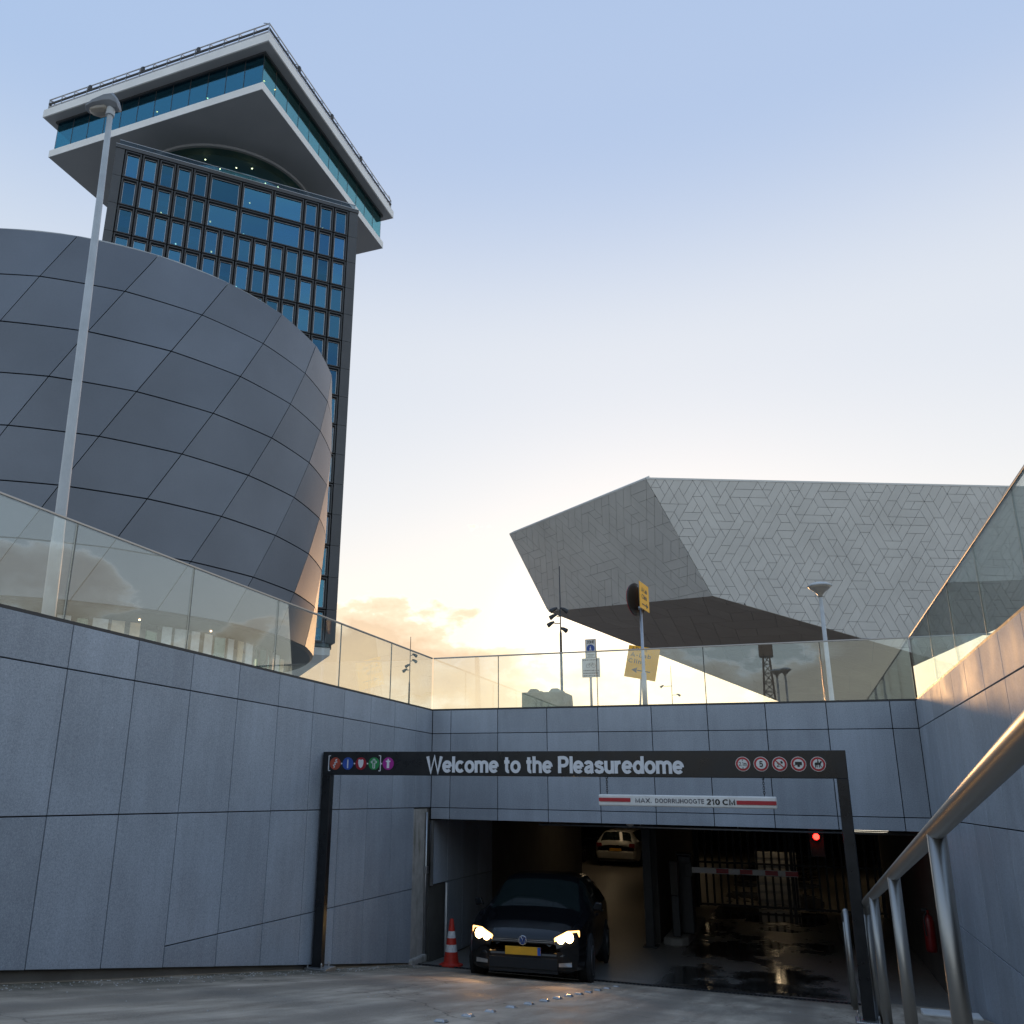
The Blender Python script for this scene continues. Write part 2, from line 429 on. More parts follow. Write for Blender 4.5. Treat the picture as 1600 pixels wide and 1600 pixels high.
# ------------------------------------------------------------------ mesh helpers
class MB:
    def __init__(s): s.v = []; s.f = []
    def add(s, vs, fs):
        o = len(s.v)
        s.v += [tuple(map(float, v)) for v in vs]
        s.f += [[i + o for i in f] for f in fs]
        return s
    def box(s, x0, x1, y0, y1, z0, z1):
        return s.add([(x0, y0, z0), (x1, y0, z0), (x1, y1, z0), (x0, y1, z0), (x0, y0, z1), (x1, y0, z1), (x1, y1, z1), (x0, y1, z1)],
                     [(0, 3, 2, 1), (4, 5, 6, 7), (0, 1, 5, 4), (1, 2, 6, 5), (2, 3, 7, 6), (3, 0, 4, 7)])
    def prism(s, pts, d):
        """pts: planar 3D loop, d: extrusion vector"""
        n = len(pts); d = np.array(d)
        p = [np.array(q, float) for q in pts]
        nn = sum(np.cross(p[i], p[(i + 1) % n]) for i in range(n))
        if nn @ d > 0: p = p[::-1]
        return s.add(p + [q + d for q in p], [list(range(n)), list(range(2 * n - 1, n - 1, -1))] + [(i, i + n, (i + 1) % n + n, (i + 1) % n) for i in range(n)])
    def tube(s, path, r, n=10, cap=True):
        P = [np.array(q, float) for q in path]
        rs = r if isinstance(r, (list, tuple)) else [r] * len(P)
        rings = []
        T0 = P[1] - P[0]
        a = np.cross(T0, (0, 0, 1)) if abs(T0[2]) < .9 * np.linalg.norm(T0) else np.cross(T0, (0, 1, 0))
        a /= np.linalg.norm(a)
        for i, q in enumerate(P):
            t = P[min(i + 1, len(P) - 1)] - P[max(i - 1, 0)]
            t /= np.linalg.norm(t)
            a = a - t * (a @ t); a /= np.linalg.norm(a)
            b = np.cross(t, a)
            rings.append([q + rs[i] * (math.cos(k * 2 * PI / n) * a + math.sin(k * 2 * PI / n) * b) for k in range(n)])
        vs = [v for g in rings for v in g]
        fs = [(i * n + k, i * n + (k + 1) % n, (i + 1) * n + (k + 1) % n, (i + 1) * n + k) for i in range(len(P) - 1) for k in range(n)]
        if cap: fs += [list(range(n))[::-1], [(len(P) - 1) * n + k for k in range(n)]]
        return s.add(vs, fs)
    def lathe(s, prof, n=24, c=(0, 0, 0), axis='z'):
        vs = []
        for r, h in prof:
            for k in range(n):
                a = 2 * PI * k / n
                q = (r * math.cos(a), r * math.sin(a), h)
                if axis == 'y': q = (q[0], q[2], -q[1])
                if axis == 'x': q = (q[2], q[0], q[1])
                vs.append((q[0] + c[0], q[1] + c[1], q[2] + c[2]))
        m = len(prof)
        fs = [(i * n + k, i * n + (k + 1) % n, (i + 1) * n + (k + 1) % n, (i + 1) * n + k) for i in range(m - 1) for k in range(n)]
        if prof[0][0] > 1e-6: fs.append(list(range(n))[::-1])
        if prof[-1][0] > 1e-6: fs.append([(m - 1) * n + k for k in range(n)])
        return s.add(vs, fs)
    def build(s, name, mat, parent=None, smooth=False, bevel=0, seg=2, sub=0, loc=None):
        me = bpy.data.meshes.new(name)
        L = LOC.get(parent.name, (0, 0, 0)) if parent else (0, 0, 0)
        if loc is not None: L = loc
        me.from_pydata([(v[0] - L[0], v[1] - L[1], v[2] - L[2]) for v in s.v], [], s.f)
        me.update()
        o = obj(name, me, mat, parent)
        if loc is not None: o.location = loc
        if parent: LOC[o.name] = LOC.get(parent.name, (0, 0, 0))
        if smooth is True: me.polygons.foreach_set('use_smooth', [True] * len(me.polygons))
        if smooth and smooth is not True:
            me.polygons.foreach_set('use_smooth', [True] * len(me.polygons))
            try: me.set_sharp_from_angle(angle=smooth)
            except Exception: pass
        if bevel:
            b = o.modifiers.new('bevel', 'BEVEL'); b.width = bevel; b.segments = seg; b.limit_method = 'ANGLE'
        if sub:
            b = o.modifiers.new('sub', 'SUBSURF'); b.levels = sub; b.render_levels = sub
        return o
LOC = {}
def obj(name, me, mat=None, parent=None):
    o = bpy.data.objects.new(name, me)
    COL.objects.link(o)
    if mat is not None and not me.materials: me.materials.append(M[mat])
    if parent: o.parent = parent
    return o
def thing(name, label, cat, loc=(0, 0, 0), rz=0, group=None, world=True):
    """an Empty at the thing's base; its parts are given in world coordinates when world is True"""
    o = bpy.data.objects.new(name, None)
    COL.objects.link(o)
    o.empty_display_size = .2
    o.location = loc; o.rotation_euler = (0, 0, rz)
    tag(o, label, cat, group)
    LOC[o.name] = loc if world else (0, 0, 0)
    return o
def tag(o, label, cat, group=None):
    o['label'] = label; o['category'] = cat
    if group: o['group'] = group
    return o
def struct(o):
    o['kind'] = 'structure'; return o
def inst(o, parent, loc, name=None):
    c = o.copy(); COL.objects.link(c); c.parent = parent; c.location = loc
    LOC[c.name] = LOC.get(parent.name, (0, 0, 0))
    return c
def copy_tree(o, parent=None):
    c = o.copy(); COL.objects.link(c); c.parent = parent
    for ch in list(o.children):
        copy_tree(ch, c)
    return c
def arc(cx, cy, rx, ry, a0, a1, n=14):
    return [(cx + rx * math.cos(R(a0 + (a1 - a0) * k / n)), cy + ry * math.sin(R(a0 + (a1 - a0) * k / n))) for k in range(n + 1)]
def arch(x0, x1): return arc((x0 + x1) / 2, .33, (x1 - x0) / 2, .14, 180, 0, 10) + [(x1, 0)]
GL = {  # sans-serif letters as centre lines: (advance, strokes)
 'W': (.80, [[(.04, .72), (.215, .0), (.40, .70), (.585, .0), (.76, .72)]]),
 'e': (.47, [[(.07, .265), (.40, .265)], arc(.235, .265, .175, .205, 0, 318, 26)]),
 'l': (.13, [[(.065, 0), (.065, .72)]]), 'c': (.45, [arc(.235, .265, .175, .205, 42, 318, 24)]),
 'o': (.48, [arc(.24, .265, .18, .205, 90, 450, 28)]),
 'm': (.68, [[(.06, 0), (.06, .53)], arch(.06, .335), arch(.335, .61)]),
 'n': (.43, [[(.06, 0), (.06, .53)], arch(.06, .36)]), 'h': (.43, [[(.06, 0), (.06, .72)], arch(.06, .36)]),
 't': (.30, [[(.135, .68), (.135, .16)] + arc(.225, .15, .09, .09, 180, 285, 6), [(.02, .475), (.27, .475)]]),
 'P': (.52, [[(.07, 0), (.07, .72)], [(.07, .66), (.27, .66)] + arc(.27, .49, .165, .17, 90, -90, 12) + [(.07, .32)]]),
 'a': (.44, [arc(.205, .355, .145, .118, 165, 0, 12) + [(.35, .06), (.375, 0)], [(.35, .30), (.22, .275), (.12, .235), (.075, .165), (.09, .09), (.17, .055), (.26, .08), (.33, .14), (.35, .2)]]),
 's': (.43, [[(.355, .37), (.325, .435), (.22, .472), (.115, .437), (.085, .378), (.12, .32), (.22, .278), (.33, .235), (.365, .155), (.325, .085), (.22, .055), (.105, .085), (.06, .165)]]),
 'u': (.43, [[(.06, .53), (.06, .20)] + arc(.21, .20, .15, .145, 180, 360, 10), [(.36, 0), (.36, .53)]]),
 'r': (.29, [[(.06, 0), (.06, .53)], [(.06, .28), (.085, .39), (.15, .455), (.27, .47)]]),
 'd': (.47, [arc(.22, .265, .165, .205, 90, 450, 28), [(.405, 0), (.405, .72)]]),
 'b': (.47, [arc(.25, .265, .165, .205, 90, 450, 28), [(.065, 0), (.065, .72)]]),
 'k': (.42, [[(.06, 0), (.06, .72)], [(.06, .18), (.34, .53)], [(.17, .31), (.38, 0)]]), 'i': (.13, [[(.065, 0), (.065, .53)], [(.065, .62), (.065, .72)]]),
 'M': (.64, [[(.07, 0), (.07, .69), (.32, .08), (.57, .69), (.57, 0)]]), 'A': (.60, [[(.03, 0), (.30, .70), (.57, 0)], [(.13, .23), (.47, .23)]]),
 'X': (.56, [[(.03, 0), (.53, .72)], [(.03, .72), (.53, 0)]]), '.': (.16, [[(.08, 0), (.08, .11)]]), ',': (.16, [[(.09, .10), (.06, -.06)]]), '-': (.34, [[(.05, .28), (.29, .28)]]),
 'D': (.60, [[(.07, 0), (.07, .72)], [(.07, .66), (.24, .66)] + arc(.24, .36, .28, .30, 90, -90, 16) + [(.07, .06)]]), 'O': (.66, [arc(.33, .36, .27, .305, 90, 450, 30)]), '0': (.48, [arc(.24, .36, .18, .305, 90, 450, 28)]),
 'R': (.55, [[(.07, 0), (.07, .72)], [(.07, .66), (.28, .66)] + arc(.28, .50, .16, .16, 90, -90, 12) + [(.07, .34)], [(.30, .34), (.48, 0)]]),
 'I': (.14, [[(.07, 0), (.07, .72)]]), 'J': (.42, [[(.34, .72), (.34, .19)] + arc(.20, .19, .14, .135, 0, -170, 10)]), 'H': (.58, [[(.07, 0), (.07, .72)], [(.51, 0), (.51, .72)], [(.07, .37), (.51, .37)]]),
 'G': (.66, [arc(.33, .36, .27, .305, 45, 330, 26), [(.36, .34), (.59, .34), (.59, .05)]]), 'T': (.52, [[(.26, 0), (.26, .66)], [(.02, .66), (.50, .66)]]), 'E': (.50, [[(.07, 0), (.07, .72)], [(.07, .66), (.46, .66)], [(.07, .37), (.43, .37)], [(.07, .06), (.46, .06)]]),
 'C': (.62, [arc(.33, .36, .27, .305, 45, 315, 26)]), 'Z': (.52, [[(.04, .66), (.47, .66), (.05, .06), (.49, .06)]]), 'N': (.60, [[(.07, 0), (.07, .70), (.53, .02), (.53, .72)]]), 'L': (.46, [[(.07, .72), (.07, .06), (.43, .06)]]),
 '2': (.48, [arc(.235, .50, .17, .165, 165, -20, 12) + [(.30, .32), (.07, .06), (.43, .06)]]), '1': (.32, [[(.05, .55), (.15, .60), (.20, .69), (.20, 0)]]),
 '5': (.48, [[(.41, .66), (.13, .66), (.09, .35), (.16, .41), (.25, .43), (.36, .385), (.41, .25), (.36, .11), (.24, .055), (.12, .08), (.06, .16)]]), ' ': (.24, []),
}
def ribbon(m, pts, w, to3, d0, d1):
    """a stroke of constant width with mitred bends, extruded from depth d0 to d1"""
    P = [np.array(p, float) for k, p in enumerate(pts) if k == 0 or math.dist(p, pts[k - 1]) > 1e-4]
    closed = np.linalg.norm(P[0] - P[-1]) < 1e-6
    if closed: P = P[:-1]
    n = len(P)
    Lf, Rt = [], []
    for i in range(n):
        a = P[i] - P[i - 1] if (i or closed) else None
        b = P[(i + 1) % n] - P[i] if (i < n - 1 or closed) else None
        ta = a / np.linalg.norm(a) if a is not None else b / np.linalg.norm(b)
        tb = b / np.linalg.norm(b) if b is not None else ta
        na, nb_ = np.array((-ta[1], ta[0])), np.array((-tb[1], tb[0]))
        mm = na + nb_
        mm = mm / max(1e-6, mm @ mm) * 2
        l = np.linalg.norm(mm)
        if l > 1.35: mm = mm / l * 1.35
        Lf.append(P[i] + mm * w / 2); Rt.append(P[i] - mm * w / 2)
    vs = [to3(*p, d1) for p in Lf] + [to3(*p, d1) for p in Rt] + [to3(*p, d0) for p in Lf] + [to3(*p, d0) for p in Rt]
    fs = []
    for i in range(n if closed else n - 1):
        j = (i + 1) % n
        fs += [(i, n + i, n + j, j), (i, j, 2 * n + j, 2 * n + i), (n + j, n + i, 3 * n + i, 3 * n + j)]
    if not closed:
        fs += [(0, 2 * n, 3 * n, n), (n - 1, 2 * n - 1, 4 * n - 1, 3 * n - 1)]
    m.add(vs, fs)
def lettering(name, body, x0, x1, z0, z1, y, mat, parent, bold=.085, depth=.012, spacing=.055, frame=None):
    """a line of letters in the XZ plane facing -Y, fitted to the given box (frame: (origin, ex, ez, en) for other planes)"""
    x = 0; items = []
    for ch in body:
        adv, st = GL[ch]
        items += [[(a + x, b) for a, b in q] for q in st]
        x += adv + (spacing if ch != ' ' else 0)
    lo = min(a for q in items for a, b in q) - bold / 2; hi = max(a for q in items for a, b in q) + bold / 2
    top_ = max(b for q in items for a, b in q)
    m = MB()
    def to3(a, b, d):
        u = x0 + (a - lo) / (hi - lo) * (x1 - x0); w = z0 + b / .72 * (z1 - z0) if top_ > .6 else z0 + b / .53 * (z1 - z0)
        if frame:
            o_, ex, ez, en = frame
            return np.array(o_) + u * np.array(ex) + w * np.array(ez) + d * np.array(en)
        return (u, y - d, w)
    for k, q in enumerate(items):
        ribbon(m, q, bold, to3, 0, depth * (1 - .035 * (k % 4)))
    return m.build(name, mat, parent)

UL, UR, VF = -6.223, 1.790, 15.0
ZC, ZG, ZJ1, ZJ2, ZLOW, ZLIN, ZJ3 = 1.477, 2.455, 1.058, -0.242, -1.547, -0.4425, -0.242
ZST = 1.33
GF = -2.82
def base_z(v):
    return -0.593 - 0.148 * v
def ramp_z(v):
    return base_z(v) - .08 * min(1, max(0, (14.3 - v) / 8))

# ================================================================== SETTING
# street sheet with the ramp pit cut out of it
X0, X1, Y0, Y1 = -900, 900, -900, 900
hx0, hx1, hy0, hy1 = UL - .36, UR + .36, -13.0, VF + .34
m = MB()
for a, b, c, d in ((X0, hx0, Y0, Y1), (hx1, X1, Y0, Y1), (hx0, hx1, Y0, hy0), (hx0, hx1, hy1, Y1)):
    m.add([(a, c, ZST), (b, c, ZST), (b, d, ZST), (a, d, ZST)], [(0, 1, 2, 3)])
struct(m.build('ground', 'street'))
# the ramp: one cambered sheet with a slight vertical curve into the drain
m = MB()
vs = list(np.arange(-13, 14.35, .8)) + [14.34]
us = np.linspace(UL - .04, UR + .04, 12)
rnd = random.Random(3)
P = [[(u, v, ramp_z(v) + rnd.uniform(-.004, .004) if v < 14.3 else -2.716) for u in us] for v in vs]
m.add([p for row in P for p in row], [(i * 12 + j, i * 12 + j + 1, (i + 1) * 12 + j + 1, (i + 1) * 12 + j) for i in range(len(vs) - 1) for j in range(11)])
struct(m.build('ramp', 'ramp', smooth=True))
m = MB()
prof = [(14.50, -2.72), (15.2, -2.80), (16.0, GF), (27, GF)]
for (a, za), (b, zb) in zip(prof, prof[1:]):
    m.add([(UL - .04, a, za), (UR + .3, a, za), (UR + .3, b, zb), (UL - .04, b, zb)], [(0, 1, 2, 3)])
m.add([(-30, 27, GF), (12, 27, GF), (12, 58, GF), (-30, 58, GF)], [(0, 1, 2, 3)])
struct(m.build('garage_floor', 'gfloor'))
m = MB()
m.box(UL - .3, UR + .4, VF + .34, 27, -.36, -.30)
m.box(-30, 12, 27, 58, -.36, -.30)
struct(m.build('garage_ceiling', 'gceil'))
m = MB()
m.box(UL - .3, UL - .08, VF + .34, 27, -3.1, -.37)
m.box(-30, UL - .08, 27.002, 27.2, -3.1, -.37)
m.box(UR + .04, UR + .3, VF + .34, 27, -3.1, -.37)
m.box(UR + .04, 12, 27.002, 27.2, -3.1, -.37)
m.box(-30.2, -30, 27.2, 58, -3.1, -.37); m.box(12, 12.2, 27.2, 58, -3.1, -.37); m.box(-30, 12, 58, 58.2, -3.1, -.37)
m.box(-3.02, -2.86, 19.1, 27, -3.1, -.37)
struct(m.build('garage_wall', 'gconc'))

# drain slot across the foot of the ramp
t = thing('drain_channel', 'narrow slotted metal drain crossing the foot of the ramp at the garage mouth', 'drain', (-2.2, 14.42, -2.73))
MB().box(UL + .02, UR - .02, 14.345, 14.495, -2.86, -2.80).build('channel', 'core', t)
for a in (14.345, 14.465):
    MB().box(UL + .02, UR - .02, a, a + .03, -2.80, -2.714).build('edge_strip', 'darksteel', t)
m = MB()
for u in np.arange(UL + .05, UR - .05, .06):
    m.box(u, u + .02, 14.375, 14.465, -2.79, -2.722)
m.build('grating', 'darksteel', t)['kind'] = 'stuff'

# ------------------------------------------------------------------ clad walls
TH, GAP = .03, .006
cache = {}
def panel_x(parent, u_face, side, v0, v1, zb0, zb1, zt, name='cladding_panel'):
    """panel on a wall of constant u (side=+1: body at larger u)"""
    a, b = v0 + GAP, v1 - GAP
    m = MB()
    pts = [(0, a, zb0 + GAP), (0, b, zb1 + GAP), (0, b, zt - GAP), (0, a, zt - GAP)]
    m.prism([(u_face, q[1], q[2]) for q in pts], (side * TH, 0, 0))
    return m.build(name, 'granite', parent, bevel=.003, seg=1)
def wall(name, label, u, side, joints, vlow, lowstop):
    t = thing(name, label, 'wall', (u, 5, ramp_z(5)))
    c0, c1 = sorted((u + side * .045, u + side * .34))
    MB().prism([(c0, -13, 1.0), (c0, -13, ZC - .004), (c0, VF + .33, ZC - .004), (c0, VF + .33, -3.1), (c0, 14.4, -3.1)], (c1 - c0, 0, 0)).build('core', 'gconc' if side < 0 else 'core', t)
    for v0, v1 in zip(joints, joints[1:]):
        panel_x(t, u, side, v0, v1, ZJ1, ZJ1, ZC)
        panel_x(t, u, side, v0, v1, ZJ2, ZJ2, ZJ1)
        if v1 > lowstop: continue
        b0, b1 = base_z(v0) + .02, base_z(v1) + .02
        if max(b0, b1) > ZJ2 - .1: continue
        if v0 >= vlow - .02:
            panel_x(t, u, side, v0, v1, ZLOW, ZLOW, ZJ2)
            panel_x(t, u, side, v0, v1, b0, b1, ZLOW)
        else:
            panel_x(t, u, side, v0, v1, b0, b1, ZJ2)
    return t
JL = [14.25 - .9 * k for k in range(13, -1, -1)] + [VF - .004]
lw = wall('retaining_wall', 'blue-grey granite panel wall along the left side of the ramp', UL, -1, JL, 7.95, 14.3)
# exposed stained concrete strip with a pipe beside the garage mouth
MB().box(UL - .044, UL - .012, 14.262, 14.86, -2.72, ZJ2 - .02).build('bare_strip', 'stain', lw)
MB().box(UL - .044, UL - .03, 14.872, VF + .02, -2.72, ZJ2 - .02).build('bare_strip', 'gconc', lw)
MB().tube([(UL + .012, 14.80, -.32), (UL + .012, 14.80, -2.62)], .022, 8).build('conduit', 'steel', lw, smooth=True)
MB().tube([(UL + .02, 14.95, -.5), (UL + .02, 14.95, -1.3)], .016, 8).build('conduit', 'darksteel', lw, smooth=True)
MB().box(UL - .012, UL + .05, 14.76, 14.85, -1.34, -1.22).build('junction_box', 'steel', lw, bevel=.006)
MB().box(UL - .03, UL + .05, 14.2, 14.86, -2.75, -2.62).build('kerb_lump', 'stain', lw, bevel=.03)
JR = [12.5 - .9 * k for k in range(9, -1, -1)] + [13.4, 14.3, VF - .004]
rw = wall('retaining_wall', 'granite panel wall right of the steel handrail, its top glowing orange in low sun', UR, 1, JR, 7.95, 16)

fw = thing('garage_front', 'granite panel wall above the dark garage mouth', 'wall', (-2.2, VF, -.44))
MB().box(UL - .02, UR + .02, VF + .034, VF + .33, ZLIN + .012, ZC - .004).build('core', 'core', fw)
UJ = [UL + .002, -5.857] + [-4.953 + .9117 * i for i in range(8)] + [UR - .002]
for a, b in zip(UJ, UJ[1:]):
    for z0, z1 in ((ZJ1, ZC), (ZJ3, ZJ1), (ZLIN, ZJ3)):
        MB().prism([(a + GAP, VF, z0 + GAP), (b - GAP, VF, z0 + GAP), (b - GAP, VF, z1 - GAP), (a + GAP, VF, z1 - GAP)], (0, TH, 0)).build('cladding_panel', 'granite', fw, bevel=.003, seg=1)
# clad return inside the left of the mouth
rt = thing('mouth_side_cladding', 'dark granite panels lining the inner left side of the garage mouth', 'wall', (UL, 16, GF))
for v0, v1, z0, z1 in ((15.06, 15.8, -1.547, -.46), (15.8, 16.6, -1.547, -.46), (16.6, 17.5, -1.547, -.46), (17.5, 18.4, -1.547, -.46),
                       (15.75, 16.6, -2.80, -1.547), (16.6, 17.5, -2.80, -1.547), (17.5, 18.4, -2.80, -1.547)):
    panel_x(rt, UL + .03, -1, v0, v1, z0, z0, z1)
MB().box(UL - .07, UL - .01, 15.06, 18.4, -2.82, -.46).build('backing', 'gconc', rt)
MB().tube([(UL + .07, 15.66, -1.56), (UL + .07, 15.66, -2.75)], .018, 8).build('conduit', 'white', rt, smooth=True)
MB().box(UL + .0, UL + .05, 15.03, 15.06, -1.56, -.46).build('edge_strip', 'steel', rt)

# ------------------------------------------------------------------ glass balustrades
def balustrade(label, pts, ax, c, inward):
    """pts: list of pane edges along the run; ax: 'y' (run along v at u=c) or 'x'"""
    t = thing('glass_balustrade', label, 'railing', (c, pts[0], ZC) if ax == 'y' else (pts[0], c, ZC))
    def bx(a, b, d0, d1, z0, z1):
        m = MB()
        return m.box(c + d0, c + d1, a, b, z0, z1) if ax == 'y' else m.box(a, b, c + d0, c + d1, z0, z1)
    for a, b in zip(pts, pts[1:]):
        bx(a + .008, b - .008, -.008, .008, ZC + .03, ZG - .012).build('pane', 'bglass', t)
    for a in pts[1:-1]:
        bx(a - .006, a + .006, -.007, .007, ZC + .03, ZG - .012).build('pane_seam', 'seam', t)
    bx(pts[0], pts[-1], -.016, .016, ZG - .011, ZG + .013).build('top_rail', 'stainless', t, bevel=.005)
    bx(pts[0], pts[-1], -.03, .03, ZC - .002, ZC + .029).build('base_channel', 'darksteel', t)
    return t
balustrade('clear glass railing along the top of the left ramp wall', [.66, 2.46, 4.26, 6.06, 7.85, 9.65, 11.42, 13.22, VF + .03], 'y', UL - .045, 1)
balustrade('clear glass railing above the garage mouth, across the centre', [UL - .02, -4.953, -3.13, -1.306, .518, UR + .02], 'x', VF + .045, 1)
balustrade('clear glass railing rising along the right ramp wall at the picture edge', [2.6, 4.33, 6.05, 7.78, 9.53, 11.26, 12.98, VF + .03], 'y', UR + .045, 1)

# ------------------------------------------------------------------ portal sign
PV = 10.95
t = thing('portal_sign', 'black steel portal frame with white welcome lettering across the ramp', 'sign', (-2.8, PV + .1, ramp_z(PV)))
PB, PT = .228, .540
for a, b in ((-6.195, -6.06), (.41, .53)):
    MB().box(a, b, PV + .004, PV + .106, ramp_z(PV + .2) + .02, PB if a < 0 else PB).build('post', 'portal', t, bevel=.006)
    pl = MB().box(a - .07, b + .12 if a < 0 else b + .05, PV - .08, PV + .2, ramp_z(PV + .2) - .03, ramp_z(PV) + .035).build('foot_plate', 'steel', t, bevel=.008)
    for dx in (-.035, (b - a) + .035):
        for dy in (-.04, .16):
            MB().lathe([(.012, 0), (.012, .05), (.006, .07)], 8, (a + dx, PV + dy, ramp_z(PV) + .03)).build('bolt', 'steel', pl)
bm = MB().box(-6.195, .53, PV, PV + .11, PB, PT).build('beam', 'portal', t, bevel=.006)
lettering('lettering', 'Welcome to the Pleasuredome', -4.615, -1.262, .268, .474, PV - .001, 'letter', t, bold=.145, depth=.016, spacing=.035)
def disc(u, z, r, y, d=.006, n=28):
    return MB().lathe([(r, -d), (r, 0)], n, (u, y, z), 'y')
def strokes(parent, name, mat, lines, u, z, s, y, w=.12, d=.004):
    """open polylines drawn as thin flat bars"""
    m = MB()
    for ln in lines:
        for (x0_, z0_), (x1_, z1_) in zip(ln, ln[1:]):
            L = math.hypot(x1_ - x0_, z1_ - z0_) or 1
            nx, nz_ = -(z1_ - z0_) / L * w / 2, (x1_ - x0_) / L * w / 2
            q = [(x0_ + nx, z0_ + nz_), (x1_ + nx, z1_ + nz_), (x1_ - nx, z1_ - nz_), (x0_ - nx, z0_ - nz_)]
            m.prism([(u + a * s, y, z + b * s) for a, b in q], (0, -d, 0))
    return m.build(name, mat, parent)
def shapes(parent, name, mat, polys, u, z, s, y, d=.004):
    m = MB()
    for q in polys:
        m.prism([(u + a * s, y, z + b * s) for a, b in q], (0, -d, 0))
    return m.build(name, mat, parent)
M['em_red'] = simple('emblem_red', (.42, .07, .04), .4)
M['em_blue'] = simple('emblem_blue', (.03, .09, .42), .4)
M['em_crim'] = simple('emblem_crimson', (.34, .015, .03), .4)
M['em_green'] = simple('emblem_green', (.02, .24, .07), .4)
M['em_mag'] = simple('emblem_magenta', (.38, .02, .28), .4)
zc_ = .380
ECX = [-5.995, -5.797, -5.595, -5.395, -5.180]
for k, (u, mt) in enumerate(zip(ECX, ('em_red', 'em_blue', 'em_crim', 'em_green', 'em_mag'))):
    e = disc(u, zc_, .083, PV).build('emblem', mt, t)
    y = PV - .0062
    if k == 0: strokes(e, 'symbol', 'letter', [[(.35, .65), (.05, .55), (.3, .25), (-.15, .15), (.1, -.15), (-.35, -.25), (-.1, -.5), (-.2, -.7)], [(.3, .4), (.3, .1)]], u, zc_, .083, y, .16)
    if k == 1: shapes(e, 'symbol', 'letter', [[(-.1, -.75), (.1, -.75), (.1, .45), (0, .75), (-.1, .45)]], u, zc_, .083, y)
    if k == 2: shapes(e, 'symbol', 'letter', [[(-.45, .6), (-.2, .68), (0, .55), (.25, .68), (.46, .55), (.48, 0), (.3, -.5), (0, -.75), (-.3, -.5), (-.48, .1)]], u, zc_, .083, y)
    if k == 3: strokes(e, 'symbol', 'letter', [[(-.16, -.72), (-.16, .12), (-.48, .12), (-.48, .38), (-.16, .38), (-.16, .7), (.16, .7), (.16, .38), (.48, .38), (.48, .12), (.16, .12), (.16, -.72), (-.16, -.72)]], u, zc_, .083, y, .11)
    if k == 4: shapes(e, 'symbol', 'letter', [[(-.22, -.72), (.22, -.72), (.2, .2), (.42, .32), (.42, .45), (.12, .5), (.1, .75), (-.1, .75), (-.12, .5), (-.42, .45), (-.42, .32), (-.2, .2)]], u, zc_, .083, y)
strokes(t, 'bracket', 'letter', [[(-6.07, .485), (-6.098, .485), (-6.098, .285), (-6.07, .285)], [(-5.325, .485), (-5.297, .485), (-5.297, .285), (-5.325, .285)]], 0, 0, 1, PV - .001, .012)
for u in (-5.896, -5.696, -5.495, -5.283):
    disc(u, zc_, .011, PV, .004, 10).build('dot', 'letter', t)
zc2 = .385
for k, u in enumerate((-.588, -.385, -.182, .022, .229)):
    e = disc(u, zc2, .083, PV, .004).build('prohibition_disc', 'white', t)
    disc(u, zc2, .077, PV - .0041, .003).build('red_ring', 'red', e)
    disc(u, zc2, .055, PV - .0072, .003).build('white_field', 'white', e)
    y = PV - .0103
    if k == 0:
        lettering('marking', '2,1m', u - .042, u + .044, zc2 - .022, zc2 + .024, y, 'blacksym', e, bold=.09, depth=.003)
        shapes(e, 'marking', 'blacksym', [[(-.14, .62), (.14, .62), (0, .46)], [(-.14, -.62), (.14, -.62), (0, -.46)]], u, zc2, .08, y)
    if k == 1: lettering('marking', '5', u - .021, u + .021, zc2 - .034, zc2 + .034, y, 'blacksym', e, bold=.13, depth=.003)
    if k == 2:
        shapes(e, 'marking', 'blacksym', [[(.08, .1), (.3, .02), (.45, .2), (.3, .28), (.34, .45), (.2, .34), (.05, .36), (.16, .22)]], u, zc2, .09, y)
        strokes(e, 'marking', 'blacksym', [[(-.3, .05), (-.12, .1), (-.1, -.05), (-.35, -.3), (.0, -.32)]], u, zc2, .09, y, .06)
        strokes(e, 'marking', 'red', [[(-.6, .55), (.6, -.55)]], u, zc2, .09, y - .004, .13)
    if k == 3:
        shapes(e, 'marking', 'blacksym', [[(-.42, -.12), (.42, -.12), (.42, .28), (-.42, .28)], [(-.58, -.2), (-.42, -.2), (-.42, -.1), (-.58, -.12)], [(-.1, -.36), (.1, -.36), (.18, -.22), (.1, -.12), (-.1, -.12), (-.18, -.22)]], u, zc2, .088, y)
    if k == 4:
        shapes(e, 'marking', 'blacksym', [[(-.4, .12), (-.3, .2), (.2, .18), (.36, .42), (.46, .36), (.5, .2), (.4, .2), (.3, -.08), (-.3, -.08), (-.42, -.1)],
                                          [(-.06, .2), (.1, .2), (.08, .42), (.02, .5), (-.06, .42)], [(-.05, .5), (.07, .5), (.07, .62), (-.05, .62)],
                                          [(-.34, -.05), (-.22, -.05), (-.3, -.42), (-.4, -.42)], [(-.18, -.05), (-.08, -.05), (-.1, -.4), (-.18, -.4)], [(.1, -.05), (.2, -.05), (.16, -.42), (.08, -.42)], [(.2, -.05), (.3, -.05), (.42, -.36), (.34, -.4)]], u, zc2, .088, y)

